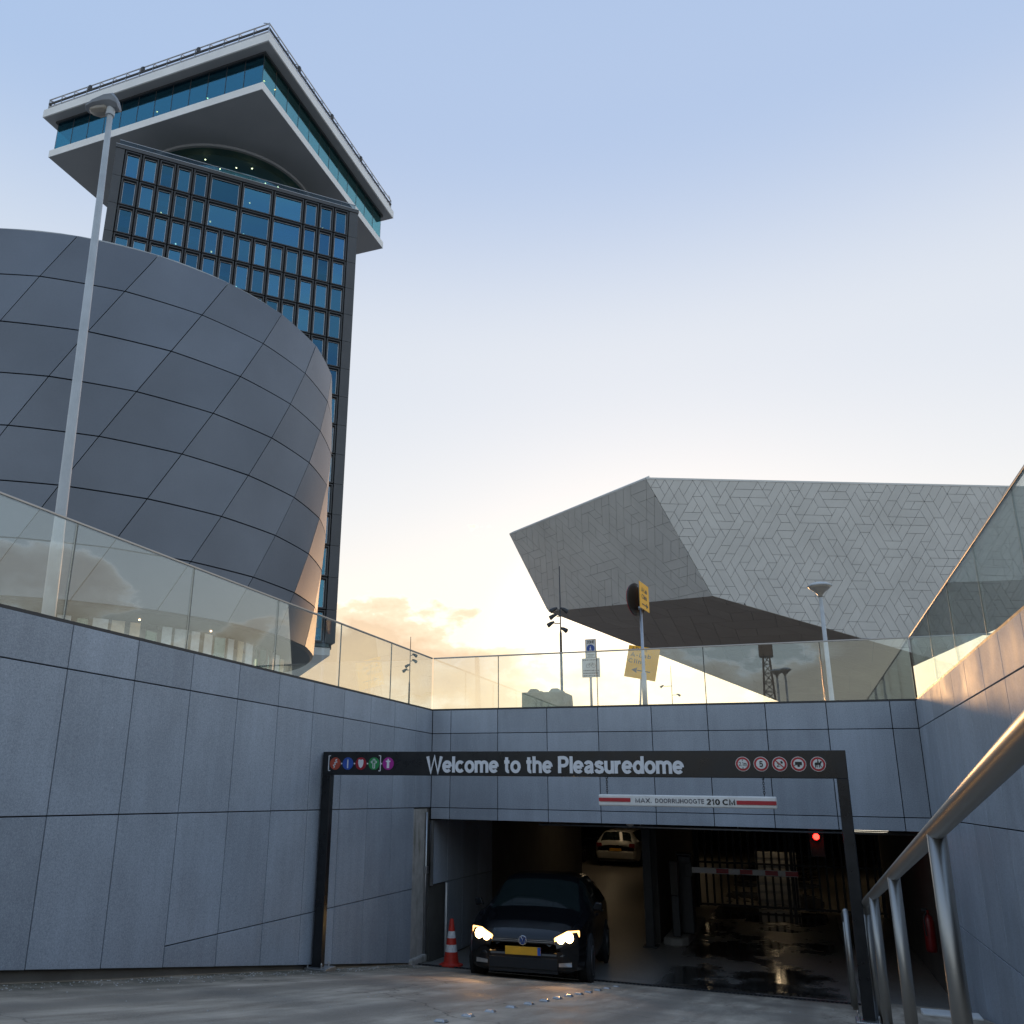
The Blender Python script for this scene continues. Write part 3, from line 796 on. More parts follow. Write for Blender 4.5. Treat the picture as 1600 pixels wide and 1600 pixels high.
# height limit bar hanging from the portal
t = thing('height_limit_bar', 'white hanging bar with red ends marked with the maximum drive-through height', 'sign', (-1.27, 10.9, -.1))
MB().box(-2.295, -.245, 10.87, 10.925, -.112, .022).build('bar', 'white', t, bevel=.018, seg=3)
MB().box(-2.288, -1.905, 10.862, 10.868, -.062, -.018).build('red_stripe', 'red', t)
MB().box(-.685, -.252, 10.862, 10.868, -.072, -.028).build('red_stripe', 'red', t)
lettering('lettering', 'MAX.', -1.845, -1.655, -.068, -.018, 10.869, 'navy', t, bold=.10, depth=.004, spacing=.09)
lettering('lettering', 'DOORRIJHOOGTE', -1.61, -1.045, -.068, -.018, 10.869, 'navy', t, bold=.10, depth=.004, spacing=.10)
lettering('lettering', '210 CM', -1.02, -.70, -.078, -.016, 10.869, 'blacksym', t, bold=.15, depth=.004)
for u in (-2.19, -.375):
    m = MB()
    z = .022
    while z < PB - .005:
        d = (.011, 0) if int(round((z - .022) / .026)) % 2 else (0, .011)
        m.tube([(u - d[0], 10.9 - d[1], z + .015), (u - d[0] * .5, 10.9 - d[1] * .5, z + .034), (u + d[0] * .5, 10.9 + d[1] * .5, z + .034), (u + d[0], 10.9 + d[1], z + .015), (u + d[0] * .5, 10.9 + d[1] * .5, z - .003), (u - d[0] * .5, 10.9 - d[1] * .5, z - .003), (u - d[0], 10.9 - d[1], z + .015)], .0035, 5)
        z += .026
    # the bar hangs from eyelets under the beam
    m.tube([(u, 10.9, PB - .02), (u, PV + .03, PB + .0)], .006, 6)
    m.build('chain', 'darksteel', t)

# ------------------------------------------------------------------ stainless handrail
HU = .565
t = thing('handrail', 'brushed stainless steel handrail with round posts beside the walkway', 'handrail', (HU, 8, ramp_z(8)))
def hz_(v): return base_z(v) + 1.155
MB().tube([(HU, v, hz_(v)) for v in np.linspace(.6, 11.0, 14)] + [(HU, 11.07, hz_(11.07) - .02), (HU, 11.10, hz_(11.1) - .1)], .043, 18).build('top_rail', 'stainless', t, smooth=True)
MB().tube([(.425, 13.35, hz_(13.35)), (.425, 13.9, hz_(13.9)), (.425, 13.95, hz_(13.95) - .1)], .035, 14).build('top_rail', 'stainless', t, smooth=True)
for v in (13.3, 13.95):
    MB().tube([(.425, v, ramp_z(v) - .02), (.425, v, hz_(v))], .033, 14).build('post', 'stainless', t, smooth=True)
for v in (2.2, 4.65, 7.15, 9.6, 11.1):
    MB().tube([(HU, v, ramp_z(v) - .02), (HU, v, hz_(v) - .02)], .041, 18).build('post', 'stainless', t, smooth=True)
    MB().lathe([(.085, 0), (.085, .014), (.05, .02)], 20, (HU, v, ramp_z(v) + .0)).build('foot_flange', 'stainless', t, smooth=R(40))
kb = struct(MB().prism([(.62, -2, ramp_z(-2) - .05), (.62, 14.3, ramp_z(14.3) - .05), (.62, 14.3, ramp_z(14.3) + .06), (.62, -2, ramp_z(-2) + .06)], (1.14, 0, 0)).build('walkway', 'ramp'))
tag_ = MB().box(1.1, 1.7, 12.2, 12.5, ramp_z(12.3) + .03, ramp_z(12.2) + .09)
tag(tag_.build('white_board', 'white', bevel=.01), 'low white slab lying on the walkway behind the handrail posts', 'board')

# ------------------------------------------------------------------ road studs
STV = [6.91, 7.50, 8.06, 8.66, 9.22, 9.78, 10.30, 10.79, 11.27, 11.76, 12.28, 12.84, 13.44]
ords = ['nearest', 'second', 'third', 'fourth', 'fifth', 'sixth', 'seventh', 'eighth', 'ninth', 'tenth', 'eleventh', 'twelfth', 'farthest']
m0 = MB()
m0.prism([(-.06, -.075, 0), (.06, -.075, 0), (.06, .075, 0), (-.06, .075, 0)], (0, 0, .012))
stud_me = None
for k, v in enumerate(STV):
    tt = thing('road_stud', '%s raised metal stud of the lane line on the ramp, counted from the camera' % ords[k], 'road stud', (-2.74 + .006 * k, v, ramp_z(v)), world=False, group='road studs along the ramp centre line')
    tt.scale = (.78, .72, .8)
    tt.rotation_euler = (-math.atan(.148), 0, R(random.uniform(-4, 4)))
    if stud_me is None:
        b1 = MB().add([(-.062, -.08, 0), (.062, -.08, 0), (.062, .08, 0), (-.062, .08, 0), (-.04, -.045, .024), (.04, -.045, .024), (.04, .045, .024), (-.04, .045, .024)],
                      [(0, 3, 2, 1), (4, 5, 6, 7), (0, 1, 5, 4), (1, 2, 6, 5), (2, 3, 7, 6), (3, 0, 4, 7)]).build('stud_body', 'steel', tt, bevel=.006)
        b2 = MB().box(-.03, .03, -.07, -.055, .006, .016).build('reflector', 'white', tt)
        stud_me = (b1, b2)
    else:
        for b in stud_me: inst(b, tt, (0, 0, 0))

# ------------------------------------------------------------------ traffic cone
t = thing('traffic_cone', 'red and white striped traffic cone standing beside the black car', 'cone', (-5.64, 14.62, -2.735))
cz = -2.735
cx, cy = -5.64, 14.62
def rc(h): return .135 - .105 * h / .72
MB().prism([(cx + .2 * math.cos(a), cy + .2 * math.sin(a), cz) for a in np.arange(8) * PI / 4 + PI / 8], (0, 0, .035)).build('base', 'cone_r', t, bevel=.01)
hs = [(.035, .22, 'cone_r'), (.22, .33, 'cone_w'), (.33, .43, 'cone_r'), (.43, .535, 'cone_w'), (.535, .64, 'cone_r'), (.64, .72, 'cone_r')]
for a, b, mt in hs:
    MB().lathe([(rc(a) + (.02 if a < .05 else 0), a), (rc(a + .02), a + .02), (rc(b), b)], 24, (cx, cy, cz)).build('band' if mt == 'cone_w' else 'cone_body', mt, t, smooth=R(40))

# ================================================================== CARS
def make_car(name, label, cat, paint, wagon=False, lit=False, group=None):
    """five-door car in its own frame: +Y forward, ground at z = 0"""
    t = thing(name, label, cat, world=False, group=group)
    hb = -2.12 if not wagon else -2.35
    # station: y, half width, bottom, belt z, belt half width, top z, top half width
    st = [(2.10, .50, .34, .58, .48, .60, .38), (2.06, .66, .26, .66, .64, .68, .50), (1.96, .79, .20, .74, .76, .76, .60), (1.70, .87, .20, .81, .83, .85, .66), (1.30, .89, .20, .88, .86, .93, .68), (1.00, .895, .20, .93, .865, 1.00, .70),
          (.35, .895, .20, .96, .865, 1.38, .60), (.05, .895, .20, .97, .865, 1.45, .60), (-.5, .895, .20, .985, .865, 1.475, .61), (-1.1, .895, .20, 1.0, .865, 1.465, .60),
          (hb + .47, .89, .20, 1.02, .855, 1.40, .57), (hb + .36, .88, .20, 1.02, .84, 1.36, .56), (hb + .10, .86, .24, 1.0, .80, 1.03, .66), (hb + .03, .84, .28, .92, .78, .96, .64), (hb, .78, .34, .80, .70, .84, .58)]
    A = np.array(st)
    order = np.argsort(A[:, 0])
    A = A[order]
    ys = np.unique(np.round(np.concatenate([np.linspace(A[0, 0], A[-1, 0], 56), A[:, 0]]), 3))
    def sec(y):
        w, zb, zl, wl, zt, wt = [np.interp(y, A[:, 0], A[:, k]) for k in range(1, 7)]
        pts = [(0, zb), (w * .80, zb), (w * .96, zb + .05), (w, zb + .2), (w * 1.005, (zb + zl) / 2 + .06), (w * .995, zl - .09), (wl, zl), (wl * .7 + wt * .3, zl + .32 * (zt - zl)), (wl * .35 + wt * .65, zl + .68 * (zt - zl)), (wt + .01, zt - .05), (wt * .86, zt - .012), (wt * .5, zt + .008), (0, zt + .016)]
        return pts
    secs = [sec(y) for y in ys]
    npt = len(secs[0])
    parts = {}
    def put(key, q):
        parts.setdefault(key, MB()).add(q, [(0, 1, 2, 3)])
    for i in range(len(ys) - 1):
        ym = (ys[i] + ys[i + 1]) / 2
        for j in range(npt - 1):
            key = 'body'
            if j >= 9 and .36 < ym < 1.0: key = 'windscreen'
            elif 8 <= j < 9 and .36 < ym < .98: key = 'body'
            elif j >= 9 and hb + .11 < ym < hb + .36: key = 'rear_window'
            elif j in (6, 7, 8) and hb + .55 < ym < .62 and not (-.42 < ym < -.32) and not (j == 6 and ym > .55): key = 'side'
            a, b = secs[i][j], secs[i][j + 1]; c, d = secs[i + 1][j + 1], secs[i + 1][j]
            for sg in (1, -1):
                q = [(sg * a[0], ys[i], a[1]), (sg * b[0], ys[i], b[1]), (sg * c[0], ys[i + 1], c[1]), (sg * d[0], ys[i + 1], d[1])]
                if sg < 0: q = q[::-1]
                k2 = key if key != 'side' else 'side%d%d' % (sg, 0 if ym > -.37 else 1)
                put(k2, q)
    def weld(mb):
        seen = {}; nv = []; mp_ = []
        for v in mb.v:
            k = tuple(round(c, 4) for c in v)
            if k not in seen: seen[k] = len(nv); nv.append(v)
            mp_.append(seen[k])
        f2 = []
        for f in mb.f:
            g = []
            for i_ in f:
                if mp_[i_] not in g: g.append(mp_[i_])
            if len(g) > 2: f2.append(g)
        mb.v, mb.f = nv, f2
        return mb
    for k, mb in parts.items():
        nm = {'body': 'body', 'windscreen': 'windscreen', 'rear_window': 'rear_window'}.get(k, 'side_window')
        ys_ = [v[1] for v in mb.v]
        weld(mb).build(nm, paint if k == 'body' else 'carglass', t, smooth=R(35))
    MB().prism([(sg * w, y, .2) for sg, w, y in ((-1, .5, 2.1), (1, .5, 2.1), (1, .78, hb), (-1, .78, hb))], (0, 0, .14)).build('underbody', 'core', t)
    # end caps: bumpers
    MB().add([], [])
    fb = MB()
    fb.prism([(-.74, 1.99, .22), (-.6, 2.09, .22), (.6, 2.09, .22), (.74, 1.99, .22), (.74, 1.5, .22), (-.74, 1.5, .22)], (0, 0, .26)).build('front_bumper', paint, t, bevel=.05, seg=3)
    MB().prism([(-.78, hb - .02, .3), (.78, hb - .02, .3), (.84, hb + .3, .3), (-.84, hb + .3, .3)], (0, 0, .32)).build('rear_bumper', paint, t, bevel=.06, seg=3)
    MB().box(-.50, .50, 2.085, 2.118, .25, .40).build('lower_grille', 'core', t, bevel=.01)
    gr = MB().box(-.46, .46, 2.03, 2.115, .585, .655).build('grille', 'darksteel', t, bevel=.012)
    MB().box(-.44, .44, 2.112, 2.122, .606, .612).build('grille_bar', 'chrome', gr)
    MB().box(-.44, .44, 2.112, 2.122, .628, .634).build('grille_bar', 'chrome', gr)
    bd = MB().lathe([(.062, -.014), (.062, 0)], 24, (0, 2.13, .625), 'y').build('badge', 'blue', t)
    mr = MB()
    mr.tube([(.058 * math.cos(a), 2.14, .625 + .058 * math.sin(a)) for a in np.linspace(0, 2 * PI, 25)], .006, 6)
    for q in ([(-.028, .053), (0, .008), (.028, .053)], [(-.05, .024), (-.026, -.05), (0, .002), (.026, -.05), (.05, .024)]):
        mr.tube([(a, 2.14, .625 + b) for a, b in q], .006, 6)
    mr.build('badge_ring', 'chrome', bd)
    for sg in (1, -1):
        hl = MB()
        prof = [(-.60, .57), (-.80, .66), (-.80, .77), (-.64, .765), (-.46, .675), (-.43, .585)]
        hl.prism([(sg * a, 2.06 - .9 * max(0, abs(a) - .47) ** 1.4, b) for a, b in prof], (0, .035, .0))
        hl.build('headlight', 'chrome' if not lit else 'hglow', t, bevel=.008)
        MB().lathe([(.0, .04), (.05, .034), (.075, .0)], 20, (sg * .655, 2.045, .68), 'y').build('headlamp_lens', 'hlamp' if lit else 'chrome', t, smooth=True)
        MB().lathe([(.0, .04), (.038, .034), (.055, .0)], 16, (sg * .545, 2.075, .645), 'y').build('headlamp_lens', 'hlamp' if lit else 'chrome', t, smooth=True)
        MB().prism([(sg * .52, 2.10, .30), (sg * .70, 2.045, .30), (sg * .70, 2.045, .36), (sg * .52, 2.10, .345)], (0, .012, 0)).build('fog_light_trim', 'chrome', t)
        MB().prism([(sg * .88, .84, .98), (sg * 1.02, .80, .97), (sg * 1.04, .80, 1.08), (sg * .93, .84, 1.10)], (0, -.10, 0)).build('mirror', paint, t, bevel=.025, seg=3)
        tl = [(.56, .78), (.80, .76), (.82, .92), (.60, .93)]
        MB().prism([(sg * a, hb - .0, b) for a, b in tl], (0, -.03, 0)).build('tail_light', 'tail', t, bevel=.012)
        for y in (.15, -.72):
            MB().box(min(sg * .893, sg * .915), max(sg * .893, sg * .915), y - .09, y + .09, .86, .885).build('door_handle', paint, t, bevel=.006)
    if lit:
        for sg in (1, -1):
            sd = bpy.data.lights.new('headlamp_beam', 'SPOT'); sd.energy = 26; sd.color = (1, .5, .18); sd.spot_size = R(58); sd.spot_blend = .8; sd.shadow_soft_size = .05
            so = bpy.data.objects.new('headlamp_beam', sd); COL.objects.link(so); so.parent = t; so.location = (sg * .62, 2.16, .68); so.rotation_euler = (R(82), 0, R(-sg * 6))
    pf = MB().box(-.26, .26, 2.10, 2.125, .43, .54).build('number_plate', 'plate_y', t, bevel=.004)
    MB().box(-.26, -.215, 2.1255, 2.128, .432, .538).build('plate_band', 'plate_b', pf)
    pr = MB().box(-.26, .26, hb - .05, hb - .03, .62, .73).build('number_plate', 'plate_y', t, bevel=.004)
    arch = MB()
    for y in (1.28, -1.30):
        for sg in (1, -1):
            w = MB().lathe([(.20, -.10), (.285, -.105), (.315, -.07), (.318, .07), (.285, .105), (.20, .10)], 30, (sg * .82, y, .318), 'x').build('wheel', 'tyre', t, smooth=R(40))
            rm = MB().lathe([(0, sg * .075), (.05, sg * .09), (.06, sg * .07)], 20, (sg * .82, y, .318), 'x')
            rm.lathe([(.175, sg * .095), (.205, sg * .106), (.205, -.09 * sg), (.17, -.09 * sg)], 28, (sg * .82, y, .318), 'x')
            for k in range(5):
                a = k * 2 * PI / 5 + .3
                for da in (-.13, .13):
                    rm.tube([(sg * .82 + sg * .075, y + .03 * math.cos(a), .318 + .03 * math.sin(a)), (sg * .82 + sg * .09, y + .19 * math.cos(a + da), .318 + .19 * math.sin(a + da))], .014, 6)
            rm.build('rim', 'rim', w, smooth=R(40))
            MB().lathe([(0, sg * .004), (.355, sg * .004), (.355, -sg * .05)], 30, (sg * .9035, y, .335), 'x').build('wheel_arch', 'core', t)
    return t
car = make_car('hatchback_car', 'black hatchback with lit headlights driving out of the garage', 'car', 'carblack', lit=True)
car.location = (-4.18, 15.18, -2.745)
car.rotation_euler = (R(2.6), 0, PI + R(6.5))
wag = make_car('estate_car', 'pale estate car parked with its rear showing deep inside the garage', 'car', 'carwhite', wagon=True)
wag.location = (-7.25, 40.6, GF); wag.rotation_euler = (0, 0, R(-4))
t = thing('ribbed_shutter', 'low pale ribbed shutter lit amber behind the bars of the garage gate', 'shutter', (-.75, 27.5, GF))
MB().box(-1.35, -.25, 27.5, 27.56, GF, -1.45).build('panel', 'carwhite', t)
for k in range(6):
    z = GF + .1 + k * .22
    MB().box(-1.33, -.27, 27.465, 27.4985, z, z + .15).build('rib', 'carwhite', t, bevel=.01)
c3 = copy_tree(wag)
c3['label'] = 'dark shadowed car at the left behind the pale estate car in the garage'
c3.location = (-10.0, 41.5, GF)
blk = {}
for ch in list(c3.children):
    if ch.name.startswith(('body', 'front_bumper', 'rear_bumper', 'mirror', 'door_handle')):
        ch.data = ch.data.copy(); ch.data.materials.clear(); ch.data.materials.append(M['carblack'])

# ================================================================== GARAGE FITTINGS
t = thing('garage_column', 'dark steel column standing between the two lanes inside the garage mouth', 'column', (-2.97, 18.6, GF))
MB().box(-3.06, -2.90, 18.52, 18.54, GF, -.37).build('flange', 'darksteel', t)
MB().box(-3.06, -2.90, 18.68, 18.70, GF, -.37).build('flange', 'darksteel', t)
MB().box(-2.995, -2.965, 18.54, 18.68, GF, -.37).build('web', 'darksteel', t)
MB().box(-3.12, -2.84, 18.46, 18.76, GF, GF + .03).build('base_plate', 'darksteel', t, bevel=.006)
t = thing('kerb_island', 'rounded concrete kerb island between the lanes in the garage', 'kerb', (-2.55, 20, GF))
MB().prism([(-2.78, 18.9, GF), (-2.6, 18.78, GF), (-2.4, 18.82, GF), (-2.3, 19.0, GF), (-2.3, 22.4, GF), (-2.78, 22.4, GF)], (0, 0, .16)).build('island', 'concrete', t, bevel=.04, seg=3)
t = thing('lane_kerb', 'low pale concrete kerb along the right side of the garage lane', 'kerb', (.6, 18, GF))
MB().box(.55, .72, 14.6, 24.5, GF - .1, GF + .14).build('kerb', 'concrete', t, bevel=.02)
t = thing('barrier', 'red and white boom barrier lowered across the garage lane', 'barrier', (-2.35, 19.6, GF + .16))
MB().box(-2.5, -2.22, 19.45, 19.8, GF + .16, -1.16).build('housing', 'darksteel', t, bevel=.03)
MB().box(-2.52, -2.2, 19.43, 19.82, -1.157, -1.12).build('housing_lid', 'darksteel', t, bevel=.01)
AY = 19.40
MB().box(-2.22, -.17, AY - .02, AY + .02, -1.48, -1.37).build('arm', 'white', t, bevel=.008)
for a in (-1.72, -1.26, -.78, -.40):
    MB().box(a, a + .24, AY - .026, AY - .0205, -1.468, -1.382).build('red_stripe', 'red', t)
MB().box(-2.34, -2.2, AY - .03, AY + .05, -1.56, -1.30).build('arm_clamp', 'darksteel', t, bevel=.01)
t = thing('ticket_column', 'slim grey ticket column on the island beside the barrier', 'machine', (-2.52, 19.1, GF + .16))
MB().box(-2.6, -2.44, 18.98, 19.2, GF + .16, -1.9).build('pedestal', 'darksteel', t, bevel=.02)
MB().box(-2.6, -2.44, 18.95, 19.2, -1.895, -1.25).build('head', 'gconc', t, bevel=.02)
t = thing('bar_gate', 'dark steel gate of upright bars closing the garage lane', 'gate', (-1.0, 25.75, GF))
for z in (GF + .06, -1.7, -.62):
    MB().box(-2.84, 1.80, 25.72, 25.78, z, z + .05).build('rail', 'darksteel', t)
for u in np.arange(-2.78, 1.78, .19):
    MB().box(u, u + .055, 25.795, 25.83, GF + .04, -.50).build('bar', 'darksteel', t)
for u in (-2.85, -.52, -.40, 1.70):
    MB().box(u, u + .08, 25.70, 25.78, GF, -.40).build('stile', 'darksteel', t)
t = thing('stop_light', 'small round red stop light glowing under the garage ceiling', 'traffic light', (.22, 18.75, -.68))
MB().box(.10, .36, 18.74, 18.98, -1.05, -.37).build('mast_box', 'gconc', t, bevel=.01)
MB().lathe([(.0, -.05), (.035, -.045), (.055, -.02), (.06, 0)], 20, (.225, 18.735, -.685), 'y').build('lens', 'redlamp', t, smooth=True)
MB().lathe([(.075, -.02), (.075, 0)], 20, (.225, 18.739, -.685), 'y').build('bezel', 'core', t)
t = thing('ceiling_pipe', 'long thin pipe running under the lintel of the garage mouth', 'pipe', (-1, 15.7, -.45))
MB().tube([(-4.4, 15.7, -.50), (UR, 15.7, -.50)], .022, 8).build('pipe', 'steel', t, smooth=True)
for u in (-4.2, -2.6, -1.0, .6):
    MB().tube([(u, 15.7, -.48), (u, 15.7, -.36)], .008, 6).build('hanger', 'steel', t)
t = thing('camera_dome', 'small white dome camera under the lintel of the garage mouth', 'camera', (-2.75, 15.6, -.45))
MB().lathe([(.0, -.10), (.05, -.085), (.075, -.04), (.08, 0), (.085, .03)], 20, (-2.75, 15.55, -.40)).build('dome', 'signgrey', t, smooth=True)
MB().lathe([(.095, 0), (.095, .03)], 20, (-2.75, 15.55, -.372)).build('mount', 'white', t)
t = thing('fire_extinguisher', 'red fire extinguisher hanging on the right wall inside the garage', 'extinguisher', (1.72, 16.3, -2.2))
MB().lathe([(.0, -2.25), (.07, -2.24), (.08, -2.20), (.08, -1.80), (.06, -1.73), (.025, -1.70), (.025, -1.64)], 20, (1.70, 16.3, 0)).build('cylinder', 'ext', t, smooth=True)
MB().box(1.62, 1.70, 16.28, 16.32, -1.66, -1.62).build('lever', 'core', t)
MB().tube([(1.68, 16.26, -1.66), (1.63, 16.2, -1.75), (1.64, 16.2, -2.0)], .012, 6).build('hose', 'core', t)
def tube_lamp(label, u, v, l, mt, along='y', w=.07):
    t = thing('ceiling_lamp', label, 'lamp', (u, v, -.37), group='tube lamps under the garage ceiling')
    a = (u - w, u + w, v - l / 2, v + l / 2) if along == 'y' else (u - l / 2, u + l / 2, v - w, v + w)
    MB().box(a[0] - .02, a[1] + .02, a[2] - .02, a[3] + .02, -.42, -.362).build('tray', 'gconc', t)
    MB().box(*a, -.46, -.4205).build('tube', mt, t)
tube_lamp('short pale tube lamp just inside the lintel at its right end', 1.0, 15.75, .5, 'tube2', 'x', .02)
for k, (u, v, l, mt) in enumerate(((-7.0, 33.5, 1.5, 'tube'), (-7.5, 37.6, 1.5, 'tube'), (-4.6, 24.0, 1.2, 'tube'), (-1.0, 29.6, 1.5, 'tube'), (-4.5, 44, 1.5, 'tube'), (2.5, 36, 1.5, 'tube'), (-.8, 26.7, 1.0, 'tube'))):
    tube_lamp(['amber tube lamp above the lane before the parked estate car', 'amber tube lamp above the pale estate car', 'amber tube lamp above the left lane behind the black car',
               'amber tube lamp above the car behind the gate', 'amber tube lamp farthest back in the garage hall', 'amber tube lamp at the right beyond the bar gate', 'added amber tube lamp that brightens the low ribbed shutter'][k], u, v, l, mt)  # the last lamp is an added one, there to brighten the shutter

# ================================================================== STREET FURNITURE
def P_(px, py, y):
    """a point of the place at distance y down the ramp axis, seen in the direction of that picture point"""
    d = (px - 706.75) / 1341.62 * cr + (839.4 - py) / 1341.62 * cu + cf
    d = d * (y / d[1])
    return d
# tall lamp post at the left
t = thing('street_lamp', 'tall grey lamp post leaning slightly in front of the round building', 'street lamp', (-7.98, 7.5, ZST))
top = np.array((-8.27, 7.5, 9.28))
base = np.array((-7.98, 7.5, ZST))
MB().tube([base, base + (top - base) * .18, base + (top - base) * .2, top], [.08, .077, .068, .038], 20).build('pole', 'lamp_grey', t, smooth=True)
MB().lathe([(.13, 0), (.13, .03), (.095, .05)], 20, base).build('base_flange', 'lamp_grey', t)
# shoe-shaped head reaching away from the ramp
hd = np.array((-.93, -.30, .0)); hd /= np.linalg.norm(hd)
sdv = np.array((-hd[1], hd[0], 0))
def head_ring(s_, w, z0, z1):
    s_, w, z0, z1 = s_ * .58, w * .66, z0 * .66, z1 * .66
    c = top + hd * s_
    return [c + sdv * (w * math.cos(a)) + np.array((0, 0, (z0 + z1) / 2 + (z1 - z0) / 2 * math.sin(a))) for a in np.linspace(PI / 8, 2 * PI + PI / 8, 8, endpoint=False)]
def ring_loft(name, mat, rings, par):
    n = len(rings[0]); m = MB()
    m.add([v for g in rings for v in g], [(i * n + k, i * n + (k + 1) % n, (i + 1) * n + (k + 1) % n, (i + 1) * n + k) for i in range(len(rings) - 1) for k in range(n)] + [list(range(n))[::-1], [(len(rings) - 1) * n + k for k in range(n)]])
    return m.build(name, mat, par, smooth=R(28), bevel=.012)
ring_loft('lamp_head', 'lamp_hood', [head_ring(a, w, z0, z1) for a, w, z0, z1 in ((-.20, .13, .0, .10), (-.16, .17, -.03, .24), (-.04, .19, -.03, .38), (.12, .20, -.03, .34), (.40, .19, -.04, .18), (.58, .13, -.03, .06), (.62, .06, -.02, .02))], t)
ring_loft('lamp_bowl', 'lamp_bowl', [head_ring(a, w, z0, z1) for a, w, z0, z1 in ((.06, .09, -.07, .05), (.12, .14, -.12, .06), (.30, .155, -.15, .04), (.46, .11, -.11, .02), (.52, .05, -.06, .0))], t)
MB().lathe([(.06, -.12), (.06, .04)], 16, top).build('collar', 'lamp_grey', t)
# post-top lamp right
LP = P_(1280, 925, 24.6)
def post_top(label, b, h, group=None, tilt=(0, 0)):
    t = thing('post_top_lamp', label, 'street lamp', tuple(b), group=group)
    tp = np.array(b) + np.array((tilt[0], tilt[1], h))
    MB().tube([b, np.array(b) * .75 + tp * .25, np.array(b) * .74 + tp * .26, tp], [.085, .085, .062, .048], 16).build('pole', 'lamp_grey', t, smooth=True)
    MB().lathe([(.05, -.05), (.06, .02), (.13, .10), (.24, .19), (.30, .24)], 28, tp).build('bowl', 'lamp_bowl', t, smooth=True)
    MB().lathe([(.30, .24), (.315, .25), (.31, .28), (.22, .33), (.10, .36), (0, .365)], 28, tp).build('cap', 'lamp_grey', t, smooth=R(50))
    return t
post_top('pale post-top lamp with a dish-shaped head before the angular white building', (LP[0] + .02, 24.6, ZST), LP[2] - .1 - ZST)
# spotlight masts
def mast(label, b, h, lights, r=.05, group='spotlight masts on the square'):
    t = thing('spotlight_mast', label, 'light mast', tuple(b), group=group)
    b = np.array(b, float)
    MB().tube([b, b + (0, 0, h * .62), b + (0, 0, h * .64), b + (0, 0, h)], [r, r * .8, r * .45, r * .3], 12).build('pole', 'darksteel', t, smooth=True)
    MB().lathe([(r * 1.5, 0), (r * 1.5, h * .04), (r, h * .05)], 12, b).build('base_sleeve', 'darksteel', t)
    for z, a, l in lights:
        d = np.array((math.cos(a), math.sin(a), 0))
        q = b + (0, 0, z)
        hd_ = MB()
        if l > .05: hd_.tube([q, q + d * l], r * .35, 6)
        e = q + d * l
        hd_.tube([e + d * -.0 + np.array((0, 0, .06)), e + d * .10 + np.array((0, 0, .02)), e + d * .22 + np.array((0, 0, -.06)), e + d * .23 + np.array((0, 0, -.065))], [.035, .06, .08, .06], 12)
        hd_.build('spotlight', 'darksteel', t, smooth=R(50))
    return t
q = P_(876, 985, 27.0); tpz = P_(872, 885, 27)[2]
mast('tall thin spotlight mast behind the mossy concrete block', (q[0], 27, ZST), tpz - ZST, [(P_(875, 953, 27)[2] - ZST, .4, .02), (P_(875, 953, 27)[2] - ZST, 3.6, .10), (P_(875, 963, 27)[2] - ZST, 3.4, .12), (P_(876, 974, 27)[2] - ZST, 3.2, .2), (P_(876, 984, 27)[2] - ZST, -.3, .0)])
q = P_(1050, 1085, 58); tpz = P_(1049, 1040, 58)[2]
mast('small distant spotlight mast under the angular white building', (q[0], 58, ZST), tpz - ZST, [(P_(1049, 1072, 58)[2] - ZST, 3.1, .5), (P_(1050, 1086, 58)[2] - ZST, .0, .3)])
q = P_(640, 1060, 38); tpz = P_(640, 995, 38)[2]
mast('thin spotlight mast seen through the glass near the corner of the ramp', (q[0], 38, ZST), tpz - ZST, [(P_(640, 1024, 38)[2] - ZST, .0, .12), (P_(640, 1033, 38)[2] - ZST, .0, .12), (P_(640, 1040, 38)[2] - ZST, 3.3, .0), (P_(640, 1047, 38)[2] - ZST, 3.1, .14)])

# concrete block with studs
q0 = P_(815, 1090, 17.6); q1 = P_(882, 1090, 17.6)
zt = P_(850, 1081, 17.6)[2]
t = thing('concrete_block', 'mossy concrete block with two lumps on top behind the glass railing', 'block', ((q0[0] + q1[0]) / 2, 18, ZST))
MB().prism([(q0[0], 17.6, ZST), (q1[0] + .02, 17.6, ZST), (q1[0] - .02, 17.6, zt), (q0[0] + .0, 17.6, zt)], (0, .8, 0)).build('body', 'block', t, bevel=.015, seg=2)
for a in (.24, .74):
    cxx = q0[0] + a * (q1[0] - q0[0])
    for yy in (17.8, 18.2):
        MB().add([(cxx - .13, yy - .13, zt - .002), (cxx + .13, yy - .13, zt - .002), (cxx + .13, yy + .13, zt - .002), (cxx - .13, yy + .13, zt - .002), (cxx - .07, yy - .07, zt + .085), (cxx + .07, yy - .07, zt + .085), (cxx + .07, yy + .07, zt + .085), (cxx - .07, yy + .07, zt + .085)],
                 [(0, 3, 2, 1), (4, 5, 6, 7), (0, 1, 5, 4), (1, 2, 6, 5), (2, 3, 7, 6), (3, 0, 4, 7)]).build('stud', 'block', t, bevel=.015)

